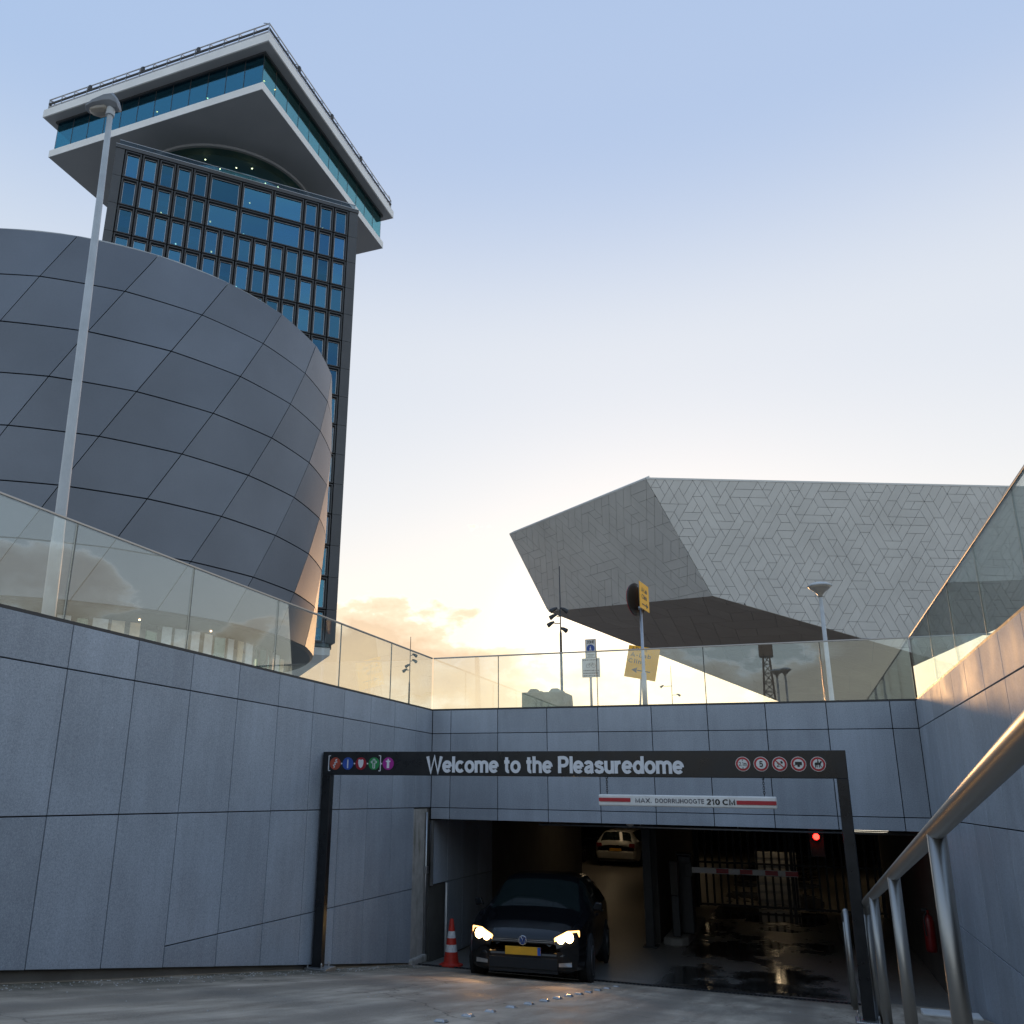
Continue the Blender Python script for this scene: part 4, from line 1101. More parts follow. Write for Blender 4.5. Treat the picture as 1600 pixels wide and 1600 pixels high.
# zone sign
v = 20.0
a0, a1 = P_(914, 999, v), P_(932, 1028, v)
b0, b1 = P_(909, 1029, v), P_(938, 1058, v)
t = thing('zone_sign', 'white zone sign above a smaller printed board on a thin post', 'sign', (P_(923, 1080, v)[0], v, ZST))
px_ = P_(923, 1080, v)[0]
MB().tube([(px_, v + .05, ZST), (px_, v + .05, a0[2] - .03)], .03, 12).build('post', 'steel', t, smooth=True)
MB().lathe([(.05, 0), (.05, .16), (.04, .18)], 12, (px_, v + .05, ZST)).build('post_sleeve', 'steel', t)
bd_ = MB().box(a0[0], a1[0], v - .01, v + .01, a1[2], a0[2]).build('board', 'signgrey', t, bevel=.004)
w_ = a1[0] - a0[0]; h_ = a0[2] - a1[2]; ccx = (a0[0] + a1[0]) / 2
strokes(bd_, 'border', 'textgrey', [[(-.46, .47), (.46, .47), (.46, -.47), (-.46, -.47), (-.46, .47)]], 0, 0, 1, v - .0105, .001) if False else None
m = MB()
for e in ((a0[0] + .008, a1[0] - .008, a0[2] - .016, a0[2] - .008), (a0[0] + .008, a1[0] - .008, a1[2] + .008, a1[2] + .016), (a0[0] + .008, a0[0] + .016, a1[2] + .017, a0[2] - .017), (a1[0] - .016, a1[0] - .008, a1[2] + .017, a0[2] - .017)):
    m.box(e[0], e[1], v - .014, v - .0102, e[2], e[3])
m.build('border', 'textgrey', bd_)
lettering('lettering', 'ZONE', a0[0] + .04, a1[0] - .04, a0[2] - .105, a0[2] - .038, v - .011, 'blacksym', bd_, bold=.14, depth=.003)
dz = a0[2] - .225
disc(ccx, dz, w_ * .36, v - .0102, .003).build('blue_disc', 'blue', bd_)
shapes(bd_, 'walker', 'white', [[(-.08, .3), (.04, .3), (.2, -.05), (.14, -.1), (.02, .1), (.22, -.6), (.1, -.62), (-.04, -.15), (-.2, -.6), (-.3, -.58), (-.12, .05), (-.22, -.1), (-.28, -.04)], [(-.08, .38), (.05, .38), (.05, .55), (-.08, .55)]], ccx, dz, w_ * .36, v - .0135)
m = MB()
for k, ww in enumerate((.8, .6)):
    m.box(ccx - w_ * .4 * ww, ccx + w_ * .4 * ww, v - .013, v - .0102, a1[2] + .075 - k * .035, a1[2] + .090 - k * .035)
m.build('small_print', 'textgrey', bd_)
bd2 = MB().box(b0[0], b1[0], v - .01, v + .01, b1[2], b0[2]).build('board', 'signgrey', t, bevel=.004)
w_ = b1[0] - b0[0]; ccx = (b0[0] + b1[0]) / 2; hh = b0[2] - b1[2]
rr = random.Random(5)
m = MB()
for fz in (.07, .62, .76, .89):
    x = b0[0] + .03
    while x < b1[0] - .04:
        l = rr.uniform(.012, .045)
        m.box(x, min(x + l, b1[0] - .02), v - .0125, v - .0102, b0[2] - fz * hh - .022, b0[2] - fz * hh)
        x += l + rr.uniform(.006, .014)
m.build('small_print', 'textgrey', bd2)
m = MB()
for sx in (-.065, .065):
    m.tube([(ccx + sx + .045 * math.cos(a), v - .012, b0[2] - .40 * hh + .045 * math.sin(a)) for a in np.linspace(0, 2 * PI, 17)], .004, 5)
m.tube([(ccx - .065, v - .012, b0[2] - .40 * hh), (ccx - .03, v - .012, b0[2] - .26 * hh), (ccx + .04, v - .012, b0[2] - .26 * hh), (ccx, v - .012, b0[2] - .40 * hh), (ccx - .03, v - .012, b0[2] - .26 * hh)], .004, 5)
m.tube([(ccx + .03, v - .012, b0[2] - .22 * hh), (ccx + .065, v - .012, b0[2] - .40 * hh)], .004, 5)
m.build('bicycle_symbol', 'textgrey', bd2)

# tilted yellow direction sign
v = 19.0
t = thing('direction_sign', 'tilted square yellow sign with a left arrow behind the glass railing', 'sign', (P_(998, 1095, v)[0], v, ZST))
TL, TR, BR, BL = P_(981, 1007, v), P_(1029, 1015, v), P_(1026, 1065, v), P_(977, 1057, v)
mid = (TL + TR + BR + BL) / 4
ex = (TR - TL + BR - BL) / 2; ez = (TL - BL + TR - BR) / 2
SW, SH = np.linalg.norm(ex), np.linalg.norm(ez)
ex /= SW; ez = ez - ex * (ez @ ex); ez /= np.linalg.norm(ez)
en = np.cross(ex, ez); en = en if en[1] < 0 else -en
pq = P_(998, 1095, v)
MB().tube([(pq[0] - .02, v + .04, ZST), mid + np.array((0, .04, .2))], .022, 10).build('post', 'steel', t, smooth=True)
bd_ = MB().prism([mid - ex * SW / 2 - ez * SH / 2, mid + ex * SW / 2 - ez * SH / 2, mid + ex * SW / 2 + ez * SH / 2, mid - ex * SW / 2 + ez * SH / 2], -en * .012).build('board', 'yellow', t)
fr = (mid + en * .001, ex, ez, en)
for tx, xa, xb, za, zb in (('ADAM', -.40, .10, .36, .46), ('A-Lab', -.40, .25, .16, .29), ('Clink', -.44, .12, -.04, .09)):
    lettering('lettering', tx, xa * SW, xb * SW, za * SH, zb * SH, 0, 'textgrey', bd_, bold=.10, depth=.003, spacing=.14, frame=fr)
m = MB()
def fp(a, b): return mid + en * .001 + ex * a * SW + ez * b * SH
m.prism([fp(-.12, -.235), fp(.30, -.235), fp(.30, -.265), fp(-.12, -.265)], en * .003)
m.prism([fp(-.30, -.25), fp(-.12, -.16), fp(-.14, -.25), fp(-.12, -.34)], en * .003)
m.build('arrow', 'textgrey', bd_)

# pole with a round sign and a yellow sign turned edge-on
v = 17.2
t = thing('sign_pole', 'grey pole with a round sign and a narrow yellow sign seen nearly edge-on', 'sign', (P_(1008, 1095, v)[0], v, ZST))
pb = P_(1008, 1097, v); pt_ = P_(1001, 950, v)
MB().tube([(pb[0], v, ZST), (pb[0] * .72 + pt_[0] * .28, v, ZST + .28 * (pt_[2] - ZST) + .35), (pb[0] * .71 + pt_[0] * .29, v, ZST + .29 * (pt_[2] - ZST) + .35), (pt_[0], v, pt_[2] + .55)], [.05, .05, .032, .03], 14).build('pole', 'steel', t, smooth=True)
cd = P_(995, 937, v)
nd = np.array((-.93, .36, .0))
th_ = np.array((.36, .93, 0)); 
ms = MB()
rsg = .34
ring0 = [cd + th_ * (rsg * math.cos(a)) + np.array((0, 0, rsg * math.sin(a))) for a in np.linspace(0, 2 * PI, 32, endpoint=False)]
ms.prism(ring0, nd * .03)
rs_ = ms.build('round_sign', 'signback', t)
mr = MB()
mr.tube([cd + nd * .032 + th_ * (rsg * .95 * math.cos(a)) + np.array((0, 0, rsg * .95 * math.sin(a))) for a in np.linspace(0, 2 * PI, 33)], .016, 6)
mr.build('sign_rim', 'red', rs_)
MB().tube([cd + np.array((.03, 0, .27)), cd + np.array((.10, .0, .27))], .02, 8).build('clamp', 'steel', t)
MB().tube([(pt_[0] - .04, v, pt_[2]), (pt_[0] + .04, v, pt_[2])], .04, 10).build('clamp', 'steel', t)
A_, B_, C_, D_ = P_(999, 906, v - .02), P_(1012, 918, v + .0), P_(1013, 961, v + .0), P_(1001, 948, v - .02)
ew = np.array((.30, -.95, 0)) * -1
ew = np.array((.13, .9915, 0))
c0 = P_(1000, 928, v - .28)
def yq(a, b): return c0 + ew * a + np.array((0, 0, b))
yb = MB().prism([yq(0, -.27), yq(.62, -.27), yq(.62, .27), yq(0, .27)], np.array((-.9915, .13, 0)) * .014).build('yellow_board', 'yellow', t)
fr = (yq(.31, 0) + np.array((.9915, -.13, 0)) * .001, ew, np.array((0, 0, 1.)), np.array((.9915, -.13, 0)))
for tx, xa, xb, za, zb in (('A-Lab', -.2, .18, .08, .17), ('Clink', -.2, .16, -.06, .03)):
    lettering('lettering', tx, xa, xb, za, zb, 0, 'textgrey', yb, bold=.10, depth=.003, frame=fr)
m = MB()
o_ = fr[0]
def ya(a, b): return o_ + ew * a + np.array((0, 0, b))
m.prism([ya(-.2, -.165), ya(.10, -.165), ya(.10, -.185), ya(-.2, -.185)], fr[3] * .003); m.prism([ya(.22, -.175), ya(.10, -.125), ya(.10, -.225)], fr[3] * .003)
m.build('arrow', 'blacksym', yb)

# ================================================================== ROUND BUILDING
DC = np.array((-35.728, 34.979))
t = thing('round_building', 'round dark building clad in diagonal grey metal panels at the left', 'building', (DC[0], DC[1], ZST))
RZ = [23.578 - 2.3437 * i for i in range(8)]
RR = [13.22, 13.32, 13.38, 13.375, 13.317, 13.24, 13.14, 13.03]
def dp(ang, i, f=0.0, dr=0.0):
    """point on the drum at angle (deg), ring i + fraction f"""
    k = min(int(i + f), 6); g = i + f - k
    r = RR[k] * (1 - g) + RR[k + 1] * g + dr
    z = RZ[k] * (1 - g) + RZ[k + 1] * g
    return (DC[0] + r * math.cos(R(ang)), DC[1] + r * math.sin(R(ang)), z)
MB().lathe([(RR[i] - .34, RZ[i]) for i in range(7, -1, -1)], 96, (DC[0], DC[1], 0)).build('drum_core', 'core', t)
ga, gz = .085, .012
rdm = random.Random(2)
for k in range(24):
    for i in range(7):
        m = MB(); fr_ = []; bk = []
        nseg = 4
        c4 = [rdm.uniform(-.010, .010) for _ in range(4)]
        for f in (gz, 1 - gz):
            for s_ in range(nseg + 1):
                a = -22.8 + 15 * k - 5.3 * (i + f) + ga + (15 - 2 * ga) * s_ / nseg
                lift = (c4[0] * (1 - s_ / nseg) + c4[1] * s_ / nseg) if f < .5 else (c4[2] * (1 - s_ / nseg) + c4[3] * s_ / nseg)
                lift -= .55 * 13.3 * (math.cos(R(7.5 * (2 * s_ / nseg - 1))) - math.cos(R(7.5)))
                fr_.append(dp(a, i, f, lift)); bk.append(dp(a, i, f, -.16))
        n = nseg + 1
        vs_ = fr_ + bk
        fs = []
        for s_ in range(nseg):
            fs.append((s_, n + s_, n + s_ + 1, s_ + 1))
        loop = list(range(n)) + [2 * n - 1 - j for j in range(n)]
        for x in range(len(loop)):
            a_, b_ = loop[x], loop[(x + 1) % len(loop)]
            fs.append((a_, b_, b_ + 2 * n, a_ + 2 * n))
        m.add(vs_, fs)
        m.build('cladding_panel', 'dome', t, smooth=R(30))
# parapet behind the top edge, soffit, recessed ground floor
MB().lathe([(12.95, 23.3), (12.98, 23.72), (12.90, 23.78), (12.80, 23.72), (12.8, 23.2), (0, 23.1)], 96, (DC[0], DC[1], 0)).build('parapet', 'lamp_grey', t, smooth=R(30))
MB().lathe([(12.99, 7.16), (12.86, 7.05), (12.2, 6.98), (10.4, 6.96), (10.4, 7.1)], 96, (DC[0], DC[1], 0)).build('soffit', 'tpier', t, smooth=R(30))
MB().lathe([(9.6, ZST), (9.6, 6.95)], 72, (DC[0], DC[1], 0)).build('ground_floor_wall', 'gf', t)
rr = random.Random(11)
for k in range(72):
    a = -150 + k * 3.6
    if a > 70: break
    w_ = rr.choice((2.2, 2.8, 3.2))
    mt = rr.choice(('screen_c', 'screen_w', 'screen_t', 'screen_t', 'screen_w'))
    tw = R(rr.uniform(-22, 22))
    c = np.array((DC[0] + 11.35 * math.cos(R(a)), DC[1] + 11.35 * math.sin(R(a)), 0))
    ed = np.array((-math.sin(R(a) + tw), math.cos(R(a) + tw), 0)); nd_ = np.array((math.cos(R(a) + tw), math.sin(R(a) + tw), 0))
    hw = 10.9 * R(w_) / 2
    MB().prism([c - ed * hw + (0, 0, ZST), c + ed * hw + (0, 0, ZST), c + ed * hw + (0, 0, 6.86), c - ed * hw + (0, 0, 6.86)], nd_ * .05).build('facade_screen', mt, t)
for a in (-31, -14):
    MB().lathe([(0, -.04), (.03, -.03), (.04, 0), (.04, .02)], 10, (DC[0] + 11.7 * math.cos(R(a)), DC[1] + 11.7 * math.sin(R(a)), 6.95)).build('downlight', 'bulbw', t)

# ================================================================== TOWER
K = .88
TA = R(44.25)
tv = np.array((math.cos(TA), math.sin(TA))); nv = np.array((-math.sin(TA), math.cos(TA)))
def T3(s_, n, z):
    q = K * (s_ * tv + n * nv)
    return (q[0], q[1], K * z)
TC = T3(11.05, 115.9, 0)
tower = thing('tower', 'dark gridded office tower with a white crown set diagonally on top', 'building', (TC[0], TC[1], ZST))
def tbox(s0, s1, n0, n1, z0, z1, mb=None):
    m = mb or MB()
    P = [T3(a, b, c) for c in (z0, z1) for a, b in ((s0, n0), (s1, n0), (s1, n1), (s0, n1))]
    return m.add(P, [(0, 3, 2, 1), (4, 5, 6, 7), (0, 1, 5, 4), (1, 2, 6, 5), (2, 3, 7, 6), (3, 0, 4, 7)])
SB, ST_ = 16.6, 78.2
NR = 15
# core, flank walls and floors
tbox(-2.4, 24.5, 106.5, 131, SB + .2, ST_ - .4).build('core_wall', 'troom', tower)
tbox(-4.9, -4.4, 101.6, 131.8, SB, ST_).build('flank_wall', 'tpier', tower)
tbox(26.5, 27.0, 101.6, 131.8, SB, ST_).build('flank_wall', 'tpier', tower)
tbox(-4.4, 26.5, 131.3, 131.8, SB, ST_).build('rear_wall', 'tpier', tower)
tbox(-4.9, 27.0, 100.3, 131.8, ST_ + .002, ST_ + .18).build('roof_deck', 'tpier', tower)
for i in range(NR + 1):
    z = 77.85 - 4.05 * i
    if i < NR + 1: tbox(-4.35, 26.45, 100.75, 106.4, z - .32, z + .28).build('floor_slab', 'tslab', tower)
    if i < NR:
        for a, b in ((-4.9, -3.86), (25.74, 27.0)):
            tbox(a, b, 99.95, 101.55, z - 4.03, z - .03).build('pier_panel', 'tpier', tower)
MB().add([T3(-4.9, 99.9, ST_ + .02 - .35)], [])
tbox(-4.95, 27.05, 99.86, 100.25, 77.87, ST_ + .12).build('parapet', 'tpier', tower)
tbox(-4.97, 27.07, 99.82, 100.29, ST_ + .122, ST_ + .20).build('parapet_cap', 'ttrim', tower)
# terrace glass rail
for k in range(15):
    a = -4.6 + k * 2.09
    tbox(a + .03, a + 2.06, 100.6, 100.63, ST_ + .19, ST_ + 1.35).build('terrace_pane', 'tglass', tower)
tbox(-4.6, 26.8, 100.58, 100.66, ST_ + 1.352, ST_ + 1.43).build('terrace_rail', 'ttrim', tower)
# windows
def win_mesh(w, h):
    """surround, trim, pane in (s, n, z) about the cell centre, n forward negative"""
    def rect(dx, dz, n): return [(-w / 2 + dx, n, -h / 2 + dz), (w / 2 - dx, n, -h / 2 + dz), (w / 2 - dx, n, h / 2 - dz), (-w / 2 + dx, n, h / 2 - dz)]
    def rings(rs):
        m = MB()
        vs = [tuple(c * K for c in v) for r in rs for v in r]
        fs = [(i * 4 + k, i * 4 + (k + 1) % 4, (i + 1) * 4 + (k + 1) % 4, (i + 1) * 4 + k) for i in range(len(rs) - 1) for k in range(4)]
        m.add(vs, fs)
        return m
    a = rings([rect(.02, .02, .6), rect(.02, .02, .22), rect(.10, .09, .0), rect(.24, .22, .0), rect(.34, .32, .42)])
    b = rings([rect(.30, .28, .43), rect(.335, .315, .33), rect(.40, .37, .36), rect(.40, .37, .44)])
    p = MB().add([tuple(c * K for c in v) for v in rect(.36, .34, .40)] + [tuple(c * K for c in v) for v in rect(.36, .34, .43)], [(0, 1, 2, 3), (7, 6, 5, 4), (0, 4, 5, 1), (1, 5, 6, 2), (2, 6, 7, 3), (3, 7, 4, 0)])
    return a, b, p
def win_proto(w, h):
    a, b, p = win_mesh(w, h)
    ms_ = []
    for nm, mb, mt in (('window', a, 'tdark'), ('trim', b, 'ttrim'), ('pane', p, 'tpane')):
        me = bpy.data.meshes.new(nm); me.from_pydata(mb.v, [], mb.f); me.update(); me.materials.append(M[mt]); ms_.append(me)
    return ms_
W1, W2 = win_proto(2.106, 4.05), win_proto(4.212, 4.05)
rimx = [0, 62, 120, 250, 360, 440, 497, 520]; rimy = [356, 360, 367, 400, 440, 495, 544, 583]
def pix(p):
    q = np.array(p); x = q @ cr; y = q @ cu; z = q @ cf
    return 706.75 + 1341.62 * x / z, 839.4 - 1341.62 * y / z
rblind = random.Random(9)
BL = {}
for wide_, wv in ((False, 2.106), (True, 4.212)):
    q_ = MB().box(-(wv / 2 - .4) * K, (wv / 2 - .4) * K, .62 * K, .65 * K, -1.2 * K, 1.64 * K)
    q_.v = [(a_, b_, c_ if c_ > 0 else -1.2 * K) for a_, b_, c_ in q_.v]
    me_ = bpy.data.meshes.new('blind'); me_.from_pydata(q_.v, [], q_.f); me_.update(); me_.materials.append(M['tblind']); BL[wide_] = me_
for i in range(NR):
    cols = []
    c = 0
    while c < 14:
        wide = i < 2 and c in (5, 7, 9)
        cols.append((c, 2 if wide else 1)); c += 2 if wide else 1
    for c, n in cols:
        P = np.array(T3(-3.80 + 2.106 * (c + n / 2), 99.9, 77.8 - 4.05 * (i + .5)))
        x, y = pix(P)
        if x < 440 and y > np.interp(x, rimx, rimy) + 90: continue
        ms_ = W2 if n == 2 else W1
        o = obj('window', ms_[0], None, tower); o.location = P - np.array((TC[0], TC[1], ZST)); o.rotation_euler = (0, 0, TA)
        for nm, me in (('trim', ms_[1]), ('pane', ms_[2])):
            obj(nm, me, None, o)
        if rblind.random() < .32:
            bl = obj('blind', BL[n == 2], None, o); bl.scale = (1, 1, rblind.choice((.25, .4, .6, 1.0)))
# little lamps inside the rooms
rr = random.Random(21)
for k in range(30):
    c = rr.choice(range(14)); i = rr.choice(range(0, 8))
    P = T3(-3.8 + 2.106 * (c + rr.uniform(.3, .7)), rr.uniform(101.2, 103.5), 77.8 - 4.05 * (i + rr.uniform(.35, .8)))
    x, y = pix(P)
    if y > np.interp(x, rimx, rimy) + 20: continue
    MB().lathe([(0, -.10), (.07, -.07), (.10, 0), (.07, .07), (0, .10)], 8, P).build('room_lamp', rr.choice(('bulb', 'bulb', 'bulbw')), tower)
# plinth under the shaft
tbox(-4.3, 26.6, 100.6, 131.2, 15.7, SB - .01).build('plinth_band', 'cwhite', tower)
m = MB()
m.add([T3(a, b, c) for a, b, c in ((-4.3, 100.6, 15.69), (26.6, 100.6, 15.69), (26.6, 131.2, 15.69), (-4.3, 131.2, 15.69), (-1.5, 104, 13.2), (23.6, 104, 13.2), (23.6, 128, 13.2), (-1.5, 128, 13.2), (-1.5, 104, ZST), (23.6, 104, ZST), (23.6, 128, ZST), (-1.5, 128, ZST))],
      [(0, 1, 5, 4), (1, 2, 6, 5), (2, 3, 7, 6), (3, 0, 4, 7), (4, 5, 9, 8), (5, 6, 10, 9), (6, 7, 11, 10), (7, 4, 8, 11)])
m.build('plinth', 'cwhite', tower)
# crown, square to the ramp
CC = np.array((-72.9, 90.35))
def cbox(h0, z0, z1, h1=None, mb=None):
    h1 = h0 if h1 is None else h1
    m = mb or MB()
    V = [(K * (CC[0] + sx * h), K * (CC[1] + sy * h), K * z) for h, z in ((h0, z0), (h1, z1)) for sx, sy in ((-1, -1), (1, -1), (1, 1), (-1, 1))]
    return m.add(V, [(0, 3, 2, 1), (4, 5, 6, 7), (0, 1, 5, 4), (1, 2, 6, 5), (2, 3, 7, 6), (3, 0, 4, 7)])
# soffit with a round opening
m = MB()
NS = 72; rad = 13.2
HS = 17.55
inner = [(CC[0] + rad * math.cos(2 * PI * k / NS), CC[1] + rad * math.sin(2 * PI * k / NS)) for k in range(NS)]
outer = []
for k in range(NS):
    a = 2 * PI * k / NS; d = max(abs(math.cos(a)), abs(math.sin(a)))
    outer.append((CC[0] + HS * math.cos(a) / d, CC[1] + HS * math.sin(a) / d))
m.add([(K * x, K * y, K * 85.0) for x, y in inner] + [(K * x, K * y, K * 85.0) for x, y in outer], [(k, (k + 1) % NS, NS + (k + 1) % NS, NS + k) for k in range(NS)])
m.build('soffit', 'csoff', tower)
MB().lathe([(K * rad, K * 84.99), (K * (rad - .1), K * 84.7), (K * (rad - .5), K * 84.7), (K * (rad - .6), K * 85.6)], NS, (K * CC[0], K * CC[1], 0)).build('soffit_ring', 'csoff', tower, smooth=R(30))
MB().lathe([(K * (rad - .7), K * 78.75), (K * (rad - .7), K * 86)], NS, (K * CC[0], K * CC[1], 0)).build('neck_glass', 'cpane', tower, smooth=True)
MB().lathe([(K * 8.0, K * 78.75), (K * 8.0, K * 86)], 48, (K * CC[0], K * CC[1], 0)).build('neck_core', 'croom', tower, smooth=True)
for k in range(14):
    a = R(-125 + k * 11)
    MB().lathe([(0, -.1), (.07, -.06), (.1, 0), (0, .1)], 8, (K * (CC[0] + 11.2 * math.cos(a)), K * (CC[1] + 11.2 * math.sin(a)), K * (82.6 + .7 * (k % 3)))).build('neck_lamp', 'bulbw', tower)
# sill band ring, floor, room core, glass band, cove, roof
def frame_ring(name, mat, ho, hi, z0, z1, bevel=0):
    m = MB()
    for sx0, sx1, sy0, sy1 in ((-ho, ho, -ho, -hi), (-ho, ho, hi, ho), (-ho, -hi, -hi, hi), (hi, ho, -hi, hi)):
        m.box(K * (CC[0] + sx0), K * (CC[0] + sx1), K * (CC[1] + sy0), K * (CC[1] + sy1), K * z0, K * z1)
    return m.build(name, mat, tower)
frame_ring('sill_band', 'cwhite', 17.62, 16.5, 85.02, 86.15)
cbox(16.4, 85.3, 86.0).build('crown_floor', 'croom', tower)
cbox(9.5, 86.01, 91.0).build('crown_core', 'croom', tower)
frame_ring('ceiling_band', 'croom', 16.6, 9.6, 90.5, 90.8)
NPN = 12
for side in range(4):
    for k in range(NPN):
        a0_, a1_ = -17.2 + 34.4 * k / NPN + .04, -17.2 + 34.4 * (k + 1) / NPN - .04
        def cp(a, h, z):
            x, y = {0: (a, -h), 1: (h, a), 2: (-a, h), 3: (-h, -a)}[side]
            return (K * (CC[0] + x), K * (CC[1] + y), K * z)
        m = MB()
        m.add([cp(a0_, 17.2, 86.16), cp(a1_, 17.2, 86.16), cp(a1_, 17.2, 91.2), cp(a0_, 17.2, 91.2), cp(a0_, 17.15, 86.16), cp(a1_, 17.15, 86.16), cp(a1_, 17.15, 91.2), cp(a0_, 17.15, 91.2)],
              [(0, 1, 2, 3), (7, 6, 5, 4), (0, 4, 5, 1), (1, 5, 6, 2), (2, 6, 7, 3), (3, 7, 4, 0)])
        m.build('crown_pane', 'cpane' if side != 1 else 'cpane2', tower)
        m = MB()
        m.add([cp(a1_, 17.22, 86.16), cp(a1_ + .08, 17.22, 86.16), cp(a1_ + .08, 17.22, 91.2), cp(a1_, 17.22, 91.2)], [(0, 1, 2, 3)])
        m.build('mullion', 'tdark', tower)
        if side in (0, 1) and rr.random() < .85:
            z = rr.uniform(88.3, 89.6)
            q = cp((a0_ + a1_) / 2 + rr.uniform(-1, 1), rr.uniform(13.5, 16), z)
            MB().lathe([(0, -.1), (.07, -.06), (.1, 0), (0, .1)], 8, q).build('room_lamp', rr.choice(('bulb', 'bulbw')), tower)
frame_ring('cove', 'tdark', 17.5, 17.24, 90.92, 91.19)
cbox(18.75, 91.26, 92.55).build('roof_slab', 'cwhite', tower, bevel=.03)
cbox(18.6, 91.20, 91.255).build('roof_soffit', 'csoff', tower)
cbox(16.9, 92.56, 92.9).build('roof_deck', 'tpier', tower)
# roof railing
HR = 18.35
for side in range(4):
    def cp(a, h, z):
        x, y = {0: (a, -h), 1: (h, a), 2: (-a, h), 3: (-h, -a)}[side]
        return (K * (CC[0] + x), K * (CC[1] + y), K * z)
    for z, r_ in ((93.2, .10), (93.75, .16), (94.5, .09)):
        MB().tube([cp(-HR, HR, z), cp(HR, HR, z)], r_ * K, 6).build('roof_rail', 'steel' if z != 93.75 else 'tpier', tower)
    for k in range(16):
        a = -HR + 2 * HR * k / 16
        m = MB(); m.tube([cp(a, HR, 92.5), cp(a, HR, 94.55)], .09 * K, 6)
        m.tube([cp(a, HR - .05, 94.5), cp(a, HR - .9, 94.9)], .06 * K, 5)
        m.build('rail_post', 'steel', tower)
    for k in (3, 7, 11):
        a = -HR + 2 * HR * k / 16 + .5
        m = MB(); m.box(*sorted((cp(a, HR, 0)[0] - .16, cp(a, HR, 0)[0] + .16)), *sorted((cp(a, HR, 0)[1] - .16, cp(a, HR, 0)[1] + .16)), K * 93.8, K * 94.5)
        m.build('roof_floodlight', 'tdark', tower)

# ================================================================== ANGULAR MUSEUM
zr = 26.0
def P_z(px, py, z):
    d = (px - 706.75) / 1341.62 * cr + (839.4 - py) / 1341.62 * cu + cf
    return d * (z / d[2])
EA = np.array((-25.7, 82.0, 26.0)); EB = np.array((-9.8, 70.1, 26.0)); EG = np.array((20.4, 82.7, 26.0))
lean = R(12)
e = (EG - EB) / np.linalg.norm(EG - EB)
h = np.array((e[1], -e[0], 0)); h = h if h @ EB < 0 else -h
dn = np.array((0, 0, -1)) * math.cos(lean) - h * math.sin(lean)
def hitp(px, py, n, P0):
    d = (px - 706.75) / 1341.62 * cr + (839.4 - py) / 1341.62 * cu + cf
    return d * (n @ P0) / (n @ d)
n1 = np.cross(e, dn)
EC = hitp(1113, 931, n1, EB); EH = hitp(1345, 997, n1, EB)
n2 = np.cross(EB - EA, EC - EA); ED = hitp(857, 955, n2, EA)
n3 = np.cross(EC - ED, EH - ED); EE = hitp(1218, 1096, n3, ED)
hdir = (EH - EC) / np.linalg.norm(EH - EC)
EG2 = EB + e * 62.0
EH2 = EC + hdir * 33.0                       # low point of the long side
ddir = (EE - ED) / np.linalg.norm(EE - ED)
EE2 = ED + ddir * 48.0
mus = thing('museum', 'angular pale building cantilevered like a prow, clad in a tangle of grey panels', 'building', (15, 95, ZST))
EG3 = EG2 + np.array((-18, 45, 0)); EA3 = EA + np.array((24, 46, 0))
lowG = EB + e * 64 + dn * 24.5
V = [EA, EB, EG2, EG3, EA3, ED, EC, EH2, EE2, lowG, np.array((EG3[0], EG3[1], ZST)), np.array((EE2[0] + 1, EE2[1] + 2, ZST))]
inn = [v - .06 * np.sign(0) for v in V]
m = MB()
m.add(V, [(0, 4, 3, 2, 1), (1, 6, 5, 0), (1, 2, 9, 7, 6), (5, 6, 7, 8), (2, 3, 10, 9), (0, 5, 8), (0, 8, 4), (4, 8, 11, 10, 3), (7, 9, 10, 11, 8)])
m.build('hull', 'eyejoint', mus)
